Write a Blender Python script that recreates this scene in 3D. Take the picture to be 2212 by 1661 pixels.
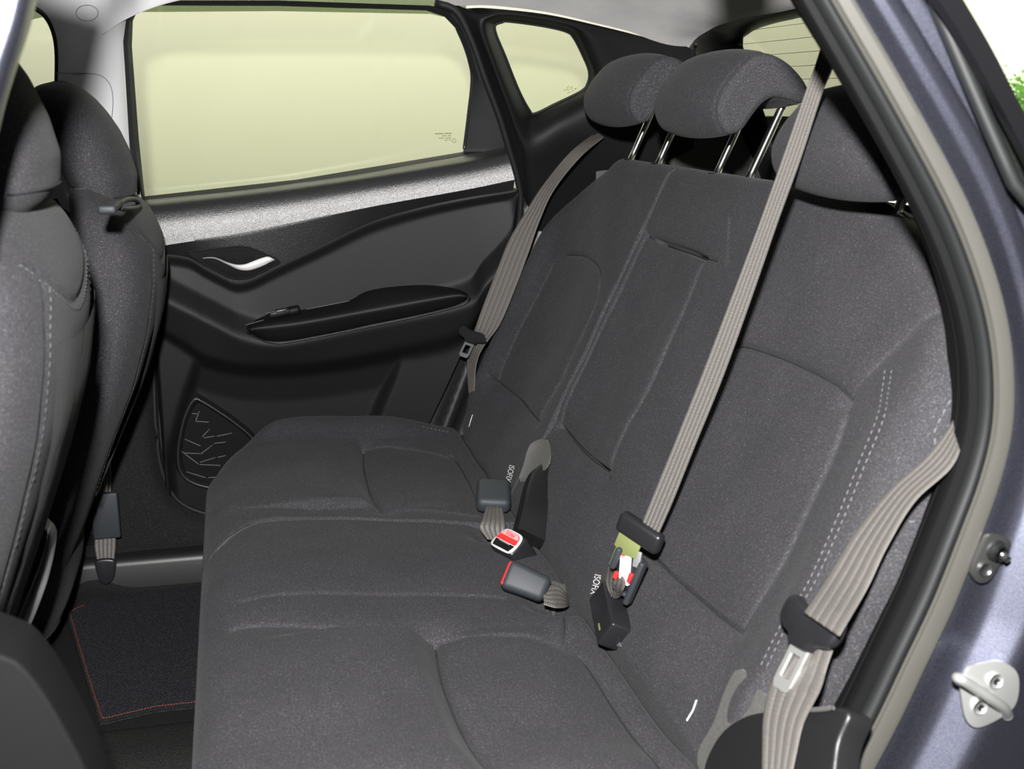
import bpy, bmesh, math, random
import numpy as np
from mathutils import Vector, Matrix
random.seed(4); np.random.seed(4)
for o in list(bpy.data.objects): bpy.data.objects.remove(o)
scn = bpy.context.scene
COL = scn.collection

# ------------------------------------------------------------------ camera
S = 0.9                                   # construction units -> metres
W, H, F = 2212.0, 1661.0, 2500.0          # the photograph's frame, focal length in pixels
VPX, VPY = 490.0, 212.0                   # vanishing point of the across-the-car direction
CX, CY = W/2, H/2
PITCH = math.atan((CY-VPY)/F)
YAW = math.atan2(CX-VPX, F*math.cos(PITCH)+(CY-VPY)*math.sin(PITCH))
CAM = np.array([0.0, -1.73, 1.06])
cam = bpy.data.cameras.new('camera'); camo = bpy.data.objects.new('camera', cam); COL.objects.link(camo)
camo.location = CAM*S
camo.rotation_euler = (math.pi/2-PITCH, 0, -YAW)
cam.sensor_width = 36; cam.lens = 36*F/W
cam.clip_start = 0.02; cam.clip_end = 60
cam.dof.use_dof = True; cam.dof.focus_distance = 1.75; cam.dof.aperture_fstop = 8.0
scn.camera = camo

# ------------------------------------------------------------------ world and lights
wd = bpy.data.worlds.new('world'); scn.world = wd; wd.use_nodes = True
wb = wd.node_tree.nodes['Background']; wb.inputs[0].default_value = (0.93, 0.97, 1.0, 1); wb.inputs[1].default_value = 3.0

def add_light(name, kind, loc, energy, target=None, **kw):
    l = bpy.data.lights.new(name, kind); l.energy = energy
    for k, v in kw.items(): setattr(l, k, v)
    o = bpy.data.objects.new(name, l); COL.objects.link(o); o.location = np.array(loc)*S
    if target is not None:
        d = Vector(np.array(target)-np.array(loc)); o.rotation_euler = d.to_track_quat('-Z', 'Y').to_euler()
    return o
# the photographer's flash, just above the lens
add_light('camera_flash', 'SPOT', (-0.04, -1.76, 1.06+0.175), 310, (0.42, 0.3, 0.72), spot_size=math.radians(95), spot_blend=0.35, shadow_soft_size=0.022, color=(1.0, 0.985, 0.97))
# unseen fill lamps added to brighten the far and rear hall walls
add_light('fill_lamp_far', 'AREA', (0.3, 2.1, 2.62), 84, (0.3, 3.0, 1.2), shape='RECTANGLE', size=4.5, size_y=0.22, color=(1.0, 0.98, 0.92))
add_light('fill_lamp_rear', 'AREA', (3.3, 0.4, 2.62), 70, (4.2, 0.4, 1.2), shape='RECTANGLE', size=0.22, size_y=4.0, color=(1.0, 0.98, 0.92))

vs = scn.view_settings
vs.view_transform = 'Standard'; vs.look = 'None'; vs.gamma = 1.0; vs.use_curve_mapping = False; vs.exposure = 0.0

# ------------------------------------------------------------------ pixel rays
def ray(px, py):
    r = px-CX; u = CY-py
    h = F*math.cos(PITCH)+u*math.sin(PITCH); v = -F*math.sin(PITCH)+u*math.cos(PITCH)
    return np.array([r*math.cos(YAW)+h*math.sin(YAW), h*math.cos(YAW)-r*math.sin(YAW), v])
def onplane(p, pt, n):
    d = ray(*p); pt = np.asarray(pt, float); n = np.asarray(n, float)
    return CAM+d*(np.dot(pt-CAM, n)/np.dot(d, n))
def YP(p, Y): return onplane(p, (0, Y, 0), (0, 1, 0))
def XP(p, X): return onplane(p, (X, 0, 0), (1, 0, 0))
def ZP(p, Z): return onplane(p, (0, 0, Z), (0, 0, 1))
def YPs(ps, Y): return np.array([YP(p, Y) for p in ps])
# backrest plane and cushion plane
B0 = np.array([.47, 0, .33]); B1 = np.array([.76, 0, .937]); BL = np.linalg.norm(B1-B0); BD = (B1-B0)/BL
BN = np.array([-BD[2], 0, BD[0]])
C0 = np.array([-.03, 0, .36]); CL = np.linalg.norm(B0-C0); CD = (B0-C0)/CL; CN = np.array([-CD[2], 0, CD[0]])
EY = np.array([0, 1.0, 0])
def BP(p, off=0): return onplane(p, B0+BN*off, BN)
def KP(p, off=0): return onplane(p, C0+CN*off, CN)
def Bsy(p, off=0):
    q = BP(p, off); return (np.dot(q-B0, BD), q[1])
def Ksy(p, off=0):
    q = KP(p, off); return (np.dot(q-C0, CD), q[1])
def Bpt(s, y, off=0): return B0+BD*s+EY*y+BN*off
def Kpt(s, y, off=0): return C0+CD*s+EY*y+CN*off
# door glass plane (leans inwards at the top)
GN = np.array([0, 1, .24]); GP0 = np.array([0, .845, .9])
def GP(p, off=0): return onplane(p, GP0-np.array([0, off, 0]), GN)

# ------------------------------------------------------------------ curves
def spl(pts, n, closed=False):
    """Catmull-Rom resampled evenly by length"""
    P = np.asarray(pts, float)
    if closed: Q = np.vstack([P[-1], P, P[0], P[1]])
    else: Q = np.vstack([2*P[0]-P[1], P, 2*P[-1]-P[-2]])
    out = []
    for i in range(1, len(Q)-2):
        p0, p1, p2, p3 = Q[i-1], Q[i], Q[i+1], Q[i+2]
        t = np.linspace(0, 1, 17)[:-1][:, None]
        out.append(.5*((2*p1)+(-p0+p2)*t+(2*p0-5*p1+4*p2-p3)*t**2+(-p0+3*p1-3*p2+p3)*t**3))
    out = np.vstack(out+[Q[-2][None]])
    d = np.concatenate([[0], np.cumsum(np.linalg.norm(np.diff(out, axis=0), axis=1))])
    if closed: tt = np.linspace(0, d[-1], n+1)[:-1]
    else: tt = np.linspace(0, d[-1], n)
    return np.stack([np.interp(tt, d, out[:, k]) for k in range(out.shape[1])], 1)
def lin(pts, n, closed=False):
    P = np.asarray(pts, float)
    if closed: P = np.vstack([P, P[:1]])
    d = np.concatenate([[0], np.cumsum(np.linalg.norm(np.diff(P, axis=0), axis=1))])
    tt = np.linspace(0, d[-1], n+1)[:-1] if closed else np.linspace(0, d[-1], n)
    return np.stack([np.interp(tt, d, P[:, k]) for k in range(P.shape[1])], 1)
def dpoly(A, Bc, poly):
    """distance of points (A,Bc) to a 2d polyline"""
    poly = np.asarray(poly, float); best = np.full(A.shape, 1e9)
    for (x0, y0), (x1, y1) in zip(poly[:-1], poly[1:]):
        dx, dy = x1-x0, y1-y0; L2 = dx*dx+dy*dy+1e-12
        t = np.clip(((A-x0)*dx+(Bc-y0)*dy)/L2, 0, 1)
        best = np.minimum(best, np.hypot(A-x0-t*dx, Bc-y0-t*dy))
    return best
def inpoly(A, Bc, poly):
    poly = np.asarray(poly, float); r = np.zeros(A.shape, bool); n = len(poly)
    for i in range(n):
        x0, y0 = poly[i]; x1, y1 = poly[(i+1) % n]
        c = ((y0 > Bc) != (y1 > Bc)) & (A < (x1-x0)*(Bc-y0)/(y1-y0+1e-12)+x0)
        r ^= c
    return r
def sstep(a, b, x):
    t = np.clip((x-a)/(b-a), 0, 1); return t*t*(3-2*t)
def gsm(A, sig, axis):
    r = max(1, int(3*sig)); k = np.exp(-.5*(np.arange(-r, r+1)/sig)**2); k /= k.sum()
    pad = [(0, 0)]*A.ndim; pad[axis] = (r, r)
    return np.apply_along_axis(lambda v: np.convolve(v, k, 'valid'), axis, np.pad(A, pad, mode='edge'))

# ------------------------------------------------------------------ materials
def mat(name): 
    m = bpy.data.materials.new(name); m.use_nodes = True
    nt = m.node_tree; b = nt.nodes['Principled BSDF']; return m, nt, b
def nd(nt, t, **kw):
    n = nt.nodes.new(t)
    for k, v in kw.items(): setattr(n, k, v)
    return n
def setin(n, **kw):
    for k, v in kw.items(): n.inputs[k.replace('_', ' ')].default_value = v
def objcoord(nt, scale=(1, 1, 1)):
    tc = nd(nt, 'ShaderNodeTexCoord'); mp = nd(nt, 'ShaderNodeMapping'); mp.inputs['Scale'].default_value = scale
    nt.links.new(tc.outputs['Object'], mp.inputs['Vector']); return mp.outputs['Vector']
def noise(nt, vec, scale, detail=2, rough=.5):
    n = nd(nt, 'ShaderNodeTexNoise'); setin(n, Scale=scale, Detail=detail, Roughness=rough)
    nt.links.new(vec, n.inputs['Vector']); return n.outputs['Fac']
def ramp(nt, fac, stops):
    r = nd(nt, 'ShaderNodeValToRGB'); e = r.color_ramp.elements
    while len(e) < len(stops): e.new(.5)
    for k, (p, c) in enumerate(stops):
        e[k].position = p; e[k].color = (*c, 1) if len(c) == 3 else c
    nt.links.new(fac, r.inputs['Fac']); return r.outputs['Color']
def bump(nt, b, height, strength, dist):
    n = nd(nt, 'ShaderNodeBump'); n.inputs['Strength'].default_value = strength; n.inputs['Distance'].default_value = dist
    nt.links.new(height, n.inputs['Height']); nt.links.new(n.outputs['Normal'], b.inputs['Normal']); return n
def simple(name, col, rough=.5, metal=0, spec=.5, coat=0, bscale=0, bstr=.2, bdist=.0006, sheen=0):
    m, nt, b = mat(name); b.inputs['Base Color'].default_value = (*col, 1)
    setin(b, Roughness=rough, Metallic=metal); b.inputs['Specular IOR Level'].default_value = spec
    b.inputs['Coat Weight'].default_value = coat
    if coat: b.inputs['Coat Roughness'].default_value = .04
    if sheen: b.inputs['Sheen Weight'].default_value = sheen; b.inputs['Sheen Roughness'].default_value = .5
    if bscale:
        bump(nt, b, noise(nt, objcoord(nt), bscale, 2), bstr, bdist)
    return m
def fabric(name, c0, c1, sheen=.03, fleck=.8, wave=0):
    m, nt, b = mat(name); v = objcoord(nt)
    n1 = noise(nt, v, 620, 3, .75)
    col = ramp(nt, n1, [(.34, c0), (.58, c1), (.68, tuple(min(1, x*(1+2.2*fleck)) for x in c1))])
    n2 = noise(nt, v, 14, 3)
    mx = nd(nt, 'ShaderNodeMixRGB', blend_type='MULTIPLY'); mx.inputs[0].default_value = .35
    nt.links.new(col, mx.inputs[1]); nt.links.new(ramp(nt, n2, [(.3, (.72, .72, .74)), (.7, (1.1, 1.08, 1.06))]), mx.inputs[2])
    nt.links.new(mx.outputs[0], b.inputs['Base Color'])
    setin(b, Roughness=.85); b.inputs['Specular IOR Level'].default_value = .10
    b.inputs['Sheen Weight'].default_value = sheen; b.inputs['Sheen Roughness'].default_value = .45
    bump(nt, b, noise(nt, v, 520, 2, .7), .3, .0010)
    return m
M = {}
M['fabric'] = fabric('charcoal_fabric', (.0255, .025, .0275), (.047, .0462, .0505))
M['velour'] = fabric('charcoal_velour', (.032, .031, .034), (.060, .058, .064), .25, .3)
M['fabric_dark'] = fabric('black_fabric', (.020, .020, .021), (.040, .039, .041))
M['plastic'] = simple('black_grain_plastic', (.010, .010, .0105), .42, spec=.5, bscale=700, bstr=.25, bdist=.0005)
M['softplastic'] = simple('black_soft_plastic', (.0070, .0070, .0074), .50, spec=.16, bscale=900, bstr=.18, bdist=.0004)
M['pitted'] = simple('coarse_grain_plastic', (.010, .010, .011), .34, spec=.75, bscale=620, bstr=.42, bdist=.0010)
M['smooth'] = simple('smooth_black_plastic', (.014, .014, .016), .32, spec=.5)
M['matteblack'] = simple('matte_black_plastic', (.005, .005, .0055), .7, spec=.12)
M['slate'] = simple('slate_buckle_plastic', (.026, .030, .035), .55, spec=.35, bscale=600, bstr=.08)
M['gloss'] = simple('gloss_black_plastic', (.006, .006, .007), .30, spec=.3)
M['rubber'] = simple('black_rubber', (.008, .0088, .009), .55, spec=.35)
M['rubber_lit'] = simple('lit_grey_rubber', (.065, .063, .056), .42, spec=.5, bscale=60, bstr=.06)  # flash reflection on flat rubber put into a paler base colour
M['chrome'] = simple('chrome', (.86, .87, .88), .20, 1.0)
M['satin'] = simple('satin_silver', (.88, .88, .88), .40, .0)
M['steel'] = simple('zinc_steel', (.68, .69, .67), .34, .75, bscale=80, bstr=.05)
M['darksteel'] = simple('dark_steel', (.20, .20, .20), .35, .9)
M['red'] = simple('red_plastic', (.72, .03, .03), .38)
M['redlight'] = simple('pale_red_plastic', (.85, .32, .33), .40)
M['white'] = simple('white_thread', (.72, .72, .74), .8)
M['thread'] = simple('grey_thread', (.12, .12, .13), .8)
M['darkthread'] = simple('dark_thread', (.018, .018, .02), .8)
M['orange'] = simple('orange_thread', (.17, .035, .012), .8)
M['olive'] = simple('olive_nylon', (.16, .18, .065), .6)
M['label'] = simple('white_label', (.8, .8, .8), .5)
M['greyfelt'] = fabric('grey_felt', (.055, .055, .052), (.085, .085, .08), .1, .2)
M['headliner'] = fabric('headliner_cloth', (.62, .61, .60), (.70, .69, .68), .1, .03)
M['greytrim'] = simple('pale_grey_trim', (.52, .52, .53), .55, bscale=500, bstr=.1)
M['wall'] = simple('cream_wall_paint', (.80, .79, .70), .8, bscale=30, bstr=.05)
M['hallfloor'] = simple('hall_concrete', (.10, .10, .10), .7)
M['hallwhite'] = simple('hall_dark_paint', (.06, .06, .06), .8)
M['leaf'] = simple('green_leaf', (.16, .36, .05), .6)
M['bark'] = simple('bark', (.12, .08, .05), .9)
def emis(name, col, st):
    m, nt, b = mat(name); b.inputs['Emission Color'].default_value = (*col, 1); b.inputs['Emission Strength'].default_value = st
    b.inputs['Base Color'].default_value = (*col, 1); return m
M['lamp'] = emis('fill_lamp_tube', (1, .97, .86), 4)  # glow for the added fill lamps
def glassmat(name, tint, refl=.06):
    m = bpy.data.materials.new(name); m.use_nodes = True; nt = m.node_tree; nt.nodes.clear()
    out = nd(nt, 'ShaderNodeOutputMaterial'); tr = nd(nt, 'ShaderNodeBsdfTransparent'); gl = nd(nt, 'ShaderNodeBsdfGlossy')
    tr.inputs[0].default_value = (*tint, 1); gl.inputs['Roughness'].default_value = .02; gl.inputs[0].default_value = (.9, .95, .92, 1)
    lw = nd(nt, 'ShaderNodeLayerWeight'); lw.inputs[0].default_value = .5
    pw = nd(nt, 'ShaderNodeMath', operation='POWER'); pw.inputs[1].default_value = 5; nt.links.new(lw.outputs['Facing'], pw.inputs[0])
    ma = nd(nt, 'ShaderNodeMath', operation='MULTIPLY_ADD'); ma.inputs[1].default_value = .9; ma.inputs[2].default_value = .03; nt.links.new(pw.outputs[0], ma.inputs[0])
    mx = nd(nt, 'ShaderNodeMixShader'); nt.links.new(ma.outputs[0], mx.inputs[0])
    nt.links.new(tr.outputs[0], mx.inputs[1]); nt.links.new(gl.outputs[0], mx.inputs[2]); nt.links.new(mx.outputs[0], out.inputs[0])
    return m
M['glass'] = glassmat('tinted_glass', (.92, .94, .85))
M['glass_rear'] = glassmat('rear_tinted_glass', (.90, .92, .82))
M['deflector'] = glassmat('smoked_deflector', (.52, .57, .46))
M['darkglass'] = glassmat('privacy_glass', (.10, .11, .10))
def paintmat():
    m, nt, b = mat('metallic_blue_grey_paint'); v = objcoord(nt)
    nt.links.new(ramp(nt, noise(nt, v, 1500, 1), [(.35, (.06, .063, .088)), (.70, (.15, .155, .20))]), b.inputs['Base Color'])
    setin(b, Roughness=.44, Metallic=.92); b.inputs['Coat Weight'].default_value = .6; b.inputs['Coat Roughness'].default_value = .12
    return m
M['paint'] = paintmat()
def carpet(name, c0, c1, c2, sc):
    m, nt, b = mat(name); v = objcoord(nt)
    nt.links.new(ramp(nt, noise(nt, v, sc, 3, .8), [(.36, c0), (.58, c1), (.74, c2)]), b.inputs['Base Color'])
    setin(b, Roughness=.95); b.inputs['Specular IOR Level'].default_value = .1
    bump(nt, b, noise(nt, v, sc*.8, 2), .9, .003); return m
M['mat'] = carpet('floor_mat_pile', (.008, .008, .010), (.030, .031, .037), (.11, .115, .13), 420)
M['carpet'] = carpet('floor_carpet', (.008, .008, .008), (.017, .017, .017), (.03, .03, .03), 500)
M['fleecetrim'] = carpet('flecked_trim', (.010, .010, .011), (.018, .018, .019), (.07, .07, .07), 600)
def webmat():
    m, nt, b = mat('belt_webbing'); tc = nd(nt, 'ShaderNodeTexCoord'); sp = nd(nt, 'ShaderNodeSeparateXYZ')
    nt.links.new(tc.outputs['UV'], sp.inputs[0])
    w = nd(nt, 'ShaderNodeTexWave', bands_direction='Y'); mp = nd(nt, 'ShaderNodeMapping'); mp.inputs['Scale'].default_value = (.35, 1, 1)
    nt.links.new(tc.outputs['UV'], mp.inputs['Vector']); nt.links.new(mp.outputs['Vector'], w.inputs['Vector'])
    setin(w, Scale=150.0, Distortion=1.2, Detail=1.0); w.inputs['Detail Scale'].default_value = 2
    nt.links.new(ramp(nt, w.outputs['Fac'], [(.1, (.065, .060, .055)), (.9, (.17, .158, .148))]), b.inputs['Base Color'])
    setin(b, Roughness=.42); b.inputs['Specular IOR Level'].default_value = .6
    bump(nt, b, w.outputs['Fac'], .6, .0010); return m
M['web'] = webmat()
def grillemat():
    m, nt, b = mat('speaker_mesh'); v = objcoord(nt)
    vo = nd(nt, 'ShaderNodeTexVoronoi'); setin(vo, Scale=420.0, Randomness=.1); nt.links.new(v, vo.inputs['Vector'])
    nt.links.new(ramp(nt, vo.outputs['Distance'], [(.25, (.002, .002, .002)), (.5, (.009, .009, .010))]), b.inputs['Base Color'])
    setin(b, Roughness=.8); b.inputs['Specular IOR Level'].default_value = .12; bump(nt, b, vo.outputs['Distance'], .8, .001); return m
M['grille'] = grillemat()

# ------------------------------------------------------------------ object builders
BASE = {}
def thing(name, label, cat, base, group=None, kind=None):
    o = bpy.data.objects.new(name, None); COL.objects.link(o); o.empty_display_size = .02
    b = np.asarray(base, float); o.location = b*S; BASE[o] = b
    if label: o['label'] = label
    if cat: o['category'] = cat
    if group: o['group'] = group
    if kind: o['kind'] = kind
    return o
def mk(name, V, Fc, m, parent=None, smooth=True, sharp=None, label=None, cat=None, kind=None, uv=None, group=None):
    V = np.asarray(V, float)
    if parent is None:
        base = np.array([(V[:, 0].min()+V[:, 0].max())/2, (V[:, 1].min()+V[:, 1].max())/2, V[:, 2].min()])
    else: base = BASE[parent]
    me = bpy.data.meshes.new(name)
    me.from_pydata(((V-base)*S).tolist(), [], [list(map(int, f)) for f in Fc] if not isinstance(Fc, np.ndarray) else Fc.tolist())
    if uv is not None:
        ul = me.uv_layers.new(name='UVMap'); idx = np.empty(len(me.loops), np.int32); me.loops.foreach_get('vertex_index', idx)
        ul.data.foreach_set('uv', np.asarray(uv, float)[idx].ravel())
    me.polygons.foreach_set('use_smooth', [bool(smooth)]*len(me.polygons))
    if sharp: me.set_sharp_from_angle(angle=math.radians(sharp))
    me.materials.append(M[m]); me.update()
    o = bpy.data.objects.new(name, me); COL.objects.link(o); BASE[o] = base
    if parent is None: o.location = base*S
    else: o.parent = parent
    if label: o['label'] = label
    if cat: o['category'] = cat
    if kind: o['kind'] = kind
    if group: o['group'] = group
    return o
def gridf(nu, nv, cu=False, cv=False, flip=False):
    iu = np.arange(nu if cu else nu-1); iv = np.arange(nv if cv else nv-1)
    a, b = np.meshgrid(iu, iv, indexing='ij'); a2 = (a+1) % nu; b2 = (b+1) % nv
    f = np.stack([a*nv+b, a2*nv+b, a2*nv+b2, a*nv+b2], -1).reshape(-1, 4)
    return f[:, ::-1] if flip else f
def grid(name, P, m, parent=None, cu=False, cv=False, flip=False, caps=False, uv=None, **kw):
    nu, nv = P.shape[:2]; Fc = gridf(nu, nv, cu, cv, flip).tolist()
    if caps:
        a = list(range(nv)); b = list(range((nu-1)*nv, nu*nv))
        Fc += [a, b[::-1]] if flip else [a[::-1], b]
    return mk(name, P.reshape(-1, 3), Fc, m, parent, uv=uv, **kw)
def frames(path, up):
    P = np.asarray(path, float); T = np.gradient(P, axis=0); T /= np.linalg.norm(T, axis=1)[:, None]+1e-12
    U = np.asarray(up, float); U = np.broadcast_to(U, P.shape).copy()
    U -= T*np.sum(U*T, 1)[:, None]; U /= np.linalg.norm(U, axis=1)[:, None]+1e-12
    return P, T, U, np.cross(T, U)
def tube(name, path, r, m, parent=None, n=10, up=(0, 0, 1), closed=False, caps=True, **kw):
    P, T, U, R = frames(path, up)
    if closed:
        T = np.roll(P, -1, 0)-np.roll(P, 1, 0); T /= np.linalg.norm(T, axis=1)[:, None]
        U = np.broadcast_to(np.asarray(up, float), P.shape).copy(); U -= T*np.sum(U*T, 1)[:, None]; U /= np.linalg.norm(U, axis=1)[:, None]; R = np.cross(T, U)
    r = np.broadcast_to(np.asarray(r, float), (len(P),))
    a = np.linspace(0, 2*math.pi, n, endpoint=False)
    G = P[:, None]+r[:, None, None]*(np.cos(a)[None, :, None]*U[:, None]+np.sin(a)[None, :, None]*R[:, None])
    return grid(name, G, m, parent, cu=closed, cv=True, caps=caps and not closed, **kw)
def sweep(name, path, prof, m, parent=None, nrm=(0, -1, 0), out=None, closed_prof=False, flip=False, **kw):
    """prof: (n, q): n along 'out' direction (in-plane), q along nrm"""
    P = np.asarray(path, float); pr = np.asarray(prof, float)
    O = np.asarray(out, float); Nn = np.asarray(nrm, float)
    if O.ndim == 1: O = np.broadcast_to(O, P.shape)
    G = P[:, None]+pr[None, :, 0, None]*O[:, None]+pr[None, :, 1, None]*Nn
    return grid(name, G, m, parent, cv=closed_prof, flip=flip, **kw)
def slab(name, poly, thick, nrm, m, parent=None, bevel=0, segs=2, smooth=True, sharp=40, **kw):
    """polygon (3d points) given thickness along nrm, with a rounded edge"""
    P = np.asarray(poly, float); n = np.asarray(nrm, float); n = n/np.linalg.norm(n)
    bm = bmesh.new(); a = [bm.verts.new(p) for p in P]; f = bm.faces.new(a); f.normal_update()
    ex = bmesh.ops.extrude_face_region(bm, geom=[f]); vs_ = [v for v in ex['geom'] if isinstance(v, bmesh.types.BMVert)]
    bmesh.ops.translate(bm, verts=vs_, vec=Vector(n*thick))
    bmesh.ops.recalc_face_normals(bm, faces=bm.faces)
    if bevel:
        es = [e for e in bm.edges if len(e.link_faces) == 2 and e.calc_face_angle(0) > .6]
        bmesh.ops.bevel(bm, geom=es, offset=bevel, segments=segs, affect='EDGES', profile=.5, clamp_overlap=True)
    V = [tuple(v.co) for v in bm.verts]; bm.verts.index_update(); Fc = [[v.index for v in q.verts] for q in bm.faces]; bm.free()
    return mk(name, V, Fc, m, parent, smooth, sharp, **kw)
def rbox(name, c, u, v, w, hs, m, parent=None, bevel=.004, segs=3, taper=1.0, sharp=50, **kw):
    """rounded box: axes u,v,w, half sizes hs; taper scales v,w at +u end"""
    c = np.asarray(c, float); u, v, w = [np.asarray(k, float)/np.linalg.norm(k) for k in (u, v, w)]
    bm = bmesh.new(); bmesh.ops.create_cube(bm, size=2)
    for q in bm.verts:
        k = taper if q.co.x > 0 else 1
        q.co = Vector((q.co.x*hs[0], q.co.y*hs[1]*k, q.co.z*hs[2]*k))
    bmesh.ops.bevel(bm, geom=list(bm.edges), offset=bevel, segments=segs, affect='EDGES', profile=.5, clamp_overlap=True)
    V = [c+q.co.x*u+q.co.y*v+q.co.z*w for q in bm.verts]; bm.verts.index_update()
    Fc = [[q.index for q in f.verts] for f in bm.faces]; bm.free()
    if np.dot(np.cross(u, v), w) < 0: Fc = [f[::-1] for f in Fc]
    return mk(name, V, Fc, m, parent, True, sharp, **kw)
def ribbon(name, Lp, Rp, m, parent, n=80, ribs=4, depth=.0016, thick=.0022, smoothc=True, **kw):
    """belt webbing between two edge curves, ridged lengthwise, real thickness, UV in metres"""
    f = spl if smoothc else lin
    A = f(Lp, n); B = f(Rp, n); k = 41; t = np.linspace(0, 1, k)
    T = np.gradient((A+B)/2, axis=0); X = B-A; Nn = np.cross(T, X); Nn /= np.linalg.norm(Nn, axis=1)[:, None]+1e-12
    if np.mean(np.sum(Nn*(CAM-(A+B)/2), 1)) < 0: Nn = -Nn
    prof = np.zeros(k)
    for r in range(1, ribs+1): prof -= depth*np.exp(-((t-r/(ribs+1))/.022)**2)
    prof -= depth*1.2*np.exp(-(np.minimum(t, 1-t)/.03)**2)
    top = A[:, None]+X[:, None]*t[None, :, None]+Nn[:, None]*(prof+thick/2)[None, :, None]
    bot = (A[:, None]+X[:, None]*t[None, ::-1, None]-Nn[:, None]*thick/2)[:, ::5]
    G = np.concatenate([top, bot], 1)
    Lc = np.concatenate([[0], np.cumsum(np.linalg.norm(np.diff((A+B)/2, axis=0), axis=1))])
    uu = np.concatenate([t, t[::-1][::5]])*.05
    uv = np.stack(np.broadcast_arrays(uu[None, :], Lc[:, None]), -1).reshape(-1, 2)
    flip = np.dot(np.cross(T[n//2], X[n//2]), Nn[n//2]) < 0
    return grid(name, G, m, parent, cv=True, caps=True, uv=uv, flip=not flip, sharp=60, **kw)
def stitches(name, path, nrm, m, parent, pitch=.008, length=.0045, r=.0009, lift=.0005):
    """a dashed row of sewn stitches along a path lying on a surface"""
    P = np.asarray(path, float); d = np.concatenate([[0], np.cumsum(np.linalg.norm(np.diff(P, axis=0), axis=1))])
    N_ = np.asarray(nrm, float); N_ = np.broadcast_to(N_, P.shape)
    V = []; Fc = []
    for t in np.arange(0, d[-1]-length, pitch):
        a = np.array([np.interp(t, d, P[:, k]) for k in range(3)]); b = np.array([np.interp(t+length, d, P[:, k]) for k in range(3)])
        n = np.array([np.interp(t, d, N_[:, k]) for k in range(3)]); n /= np.linalg.norm(n); dd = b-a; s = np.cross(n, dd); s /= np.linalg.norm(s)+1e-12
        i = len(V)
        for q, h in ((a, .2), (a*.7+b*.3, 1), (a*.3+b*.7, 1), (b, .2)):
            V += [q+s*r+n*lift*.2, q+n*(lift+r*h), q-s*r+n*lift*.2]
        for k in range(3):
            j = i+3*k; Fc += [[j, j+3, j+4, j+1], [j+1, j+4, j+5, j+2]]
    o = mk(name, V, Fc, m, parent); o['kind'] = 'stuff'; return o
def textmesh(name, body, m, parent, origin, dx, dy, size, extrude=.0003, shear=0):
    cu = bpy.data.curves.new('t', 'FONT'); cu.body = body; cu.size = size; cu.align_x = 'CENTER'; cu.align_y = 'CENTER'; cu.extrude = extrude
    to = bpy.data.objects.new('t', cu); COL.objects.link(to); bpy.context.view_layer.update()
    me = bpy.data.meshes.new_from_object(to.evaluated_get(bpy.context.evaluated_depsgraph_get()))
    V = np.array([v.co for v in me.vertices]); Fc = [list(p.vertices) for p in me.polygons]
    bpy.data.objects.remove(to); bpy.data.curves.remove(cu); bpy.data.meshes.remove(me)
    dx = np.asarray(dx)/np.linalg.norm(dx); dy = np.asarray(dy)-dx*np.dot(dx, dy); dy /= np.linalg.norm(dy); dz = np.cross(dx, dy)
    V = np.asarray(origin)+V[:, :1]*dx+V[:, 1:2]*dy+V[:, 2:]*dz
    return mk(name, V, Fc, m, parent, False)

# ================================================================== SETTING
# ---- the hall round the car (seen through the windows)
GZ = -.33
def box(name, lo, hi, m, **kw):
    lo = np.array(lo, float); hi = np.array(hi, float); c = (lo+hi)/2
    return rbox(name, c, (1, 0, 0), (0, 1, 0), (0, 0, 1), (hi-lo)/2, m, bevel=.005, segs=1, **kw)
box('wall_far', (-4.5, 3.2, GZ), (3.0, 3.35, 2.9), 'wall', kind='structure')
box('wall_rear', (5.0, -4.65, GZ), (5.15, 3.35, 2.9), 'wall', kind='structure')
box('wall_front', (-4.65, -4.5, GZ), (-4.5, 3.35, 2.9), 'hallwhite', kind='structure')
box('wall_near', (-4.5, -4.65, GZ), (5.0, -4.5, 2.9), 'hallwhite', kind='structure')
box('floor_hall', (-4.65, -4.65, GZ-.1), (9.0, 3.35, GZ), 'hallfloor', kind='structure')
box('ceiling_hall', (-4.65, -4.65, 2.9), (5.15, 3.35, 3.0), 'hallwhite', kind='structure')
for nm, c, hs, lab in (('fill_lamp', (.3, 2.1, 2.68), (2.3, .09, .03), 'added strip lamp, out of view, brightening the far wall'),
                       ('fill_lamp', (3.3, .4, 2.68), (.09, 2.05, .03), 'added strip lamp, out of view, brightening the rear wall')):
    t = thing(nm, lab, 'lamp', (c[0], c[1], 2.64), 'added fill lamps')  # added fixtures for the fill lamps, out of view
    rbox('fill_lamp_housing', (c[0], c[1], 2.80), (1, 0, 0), (0, 1, 0), (0, 0, 1), (hs[0], hs[1], .10), 'hallwhite', t, bevel=.01)
    rbox('fill_lamp_tube', c, (1, 0, 0), (0, 1, 0), (0, 0, 1), hs, 'lamp', t, bevel=.01)

# ================================================================== CAR SHELL
def smoothgrid(rows, nrow, ncol, span=None):
    """rows: list of 3d polylines -> spline along each, then spline across"""
    R = np.array([spl(r, ncol) for r in rows])
    out = np.zeros((nrow, ncol, 3))
    for j in range(ncol):
        out[:, j] = spl(R[:, j], nrow)
    return out
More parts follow.
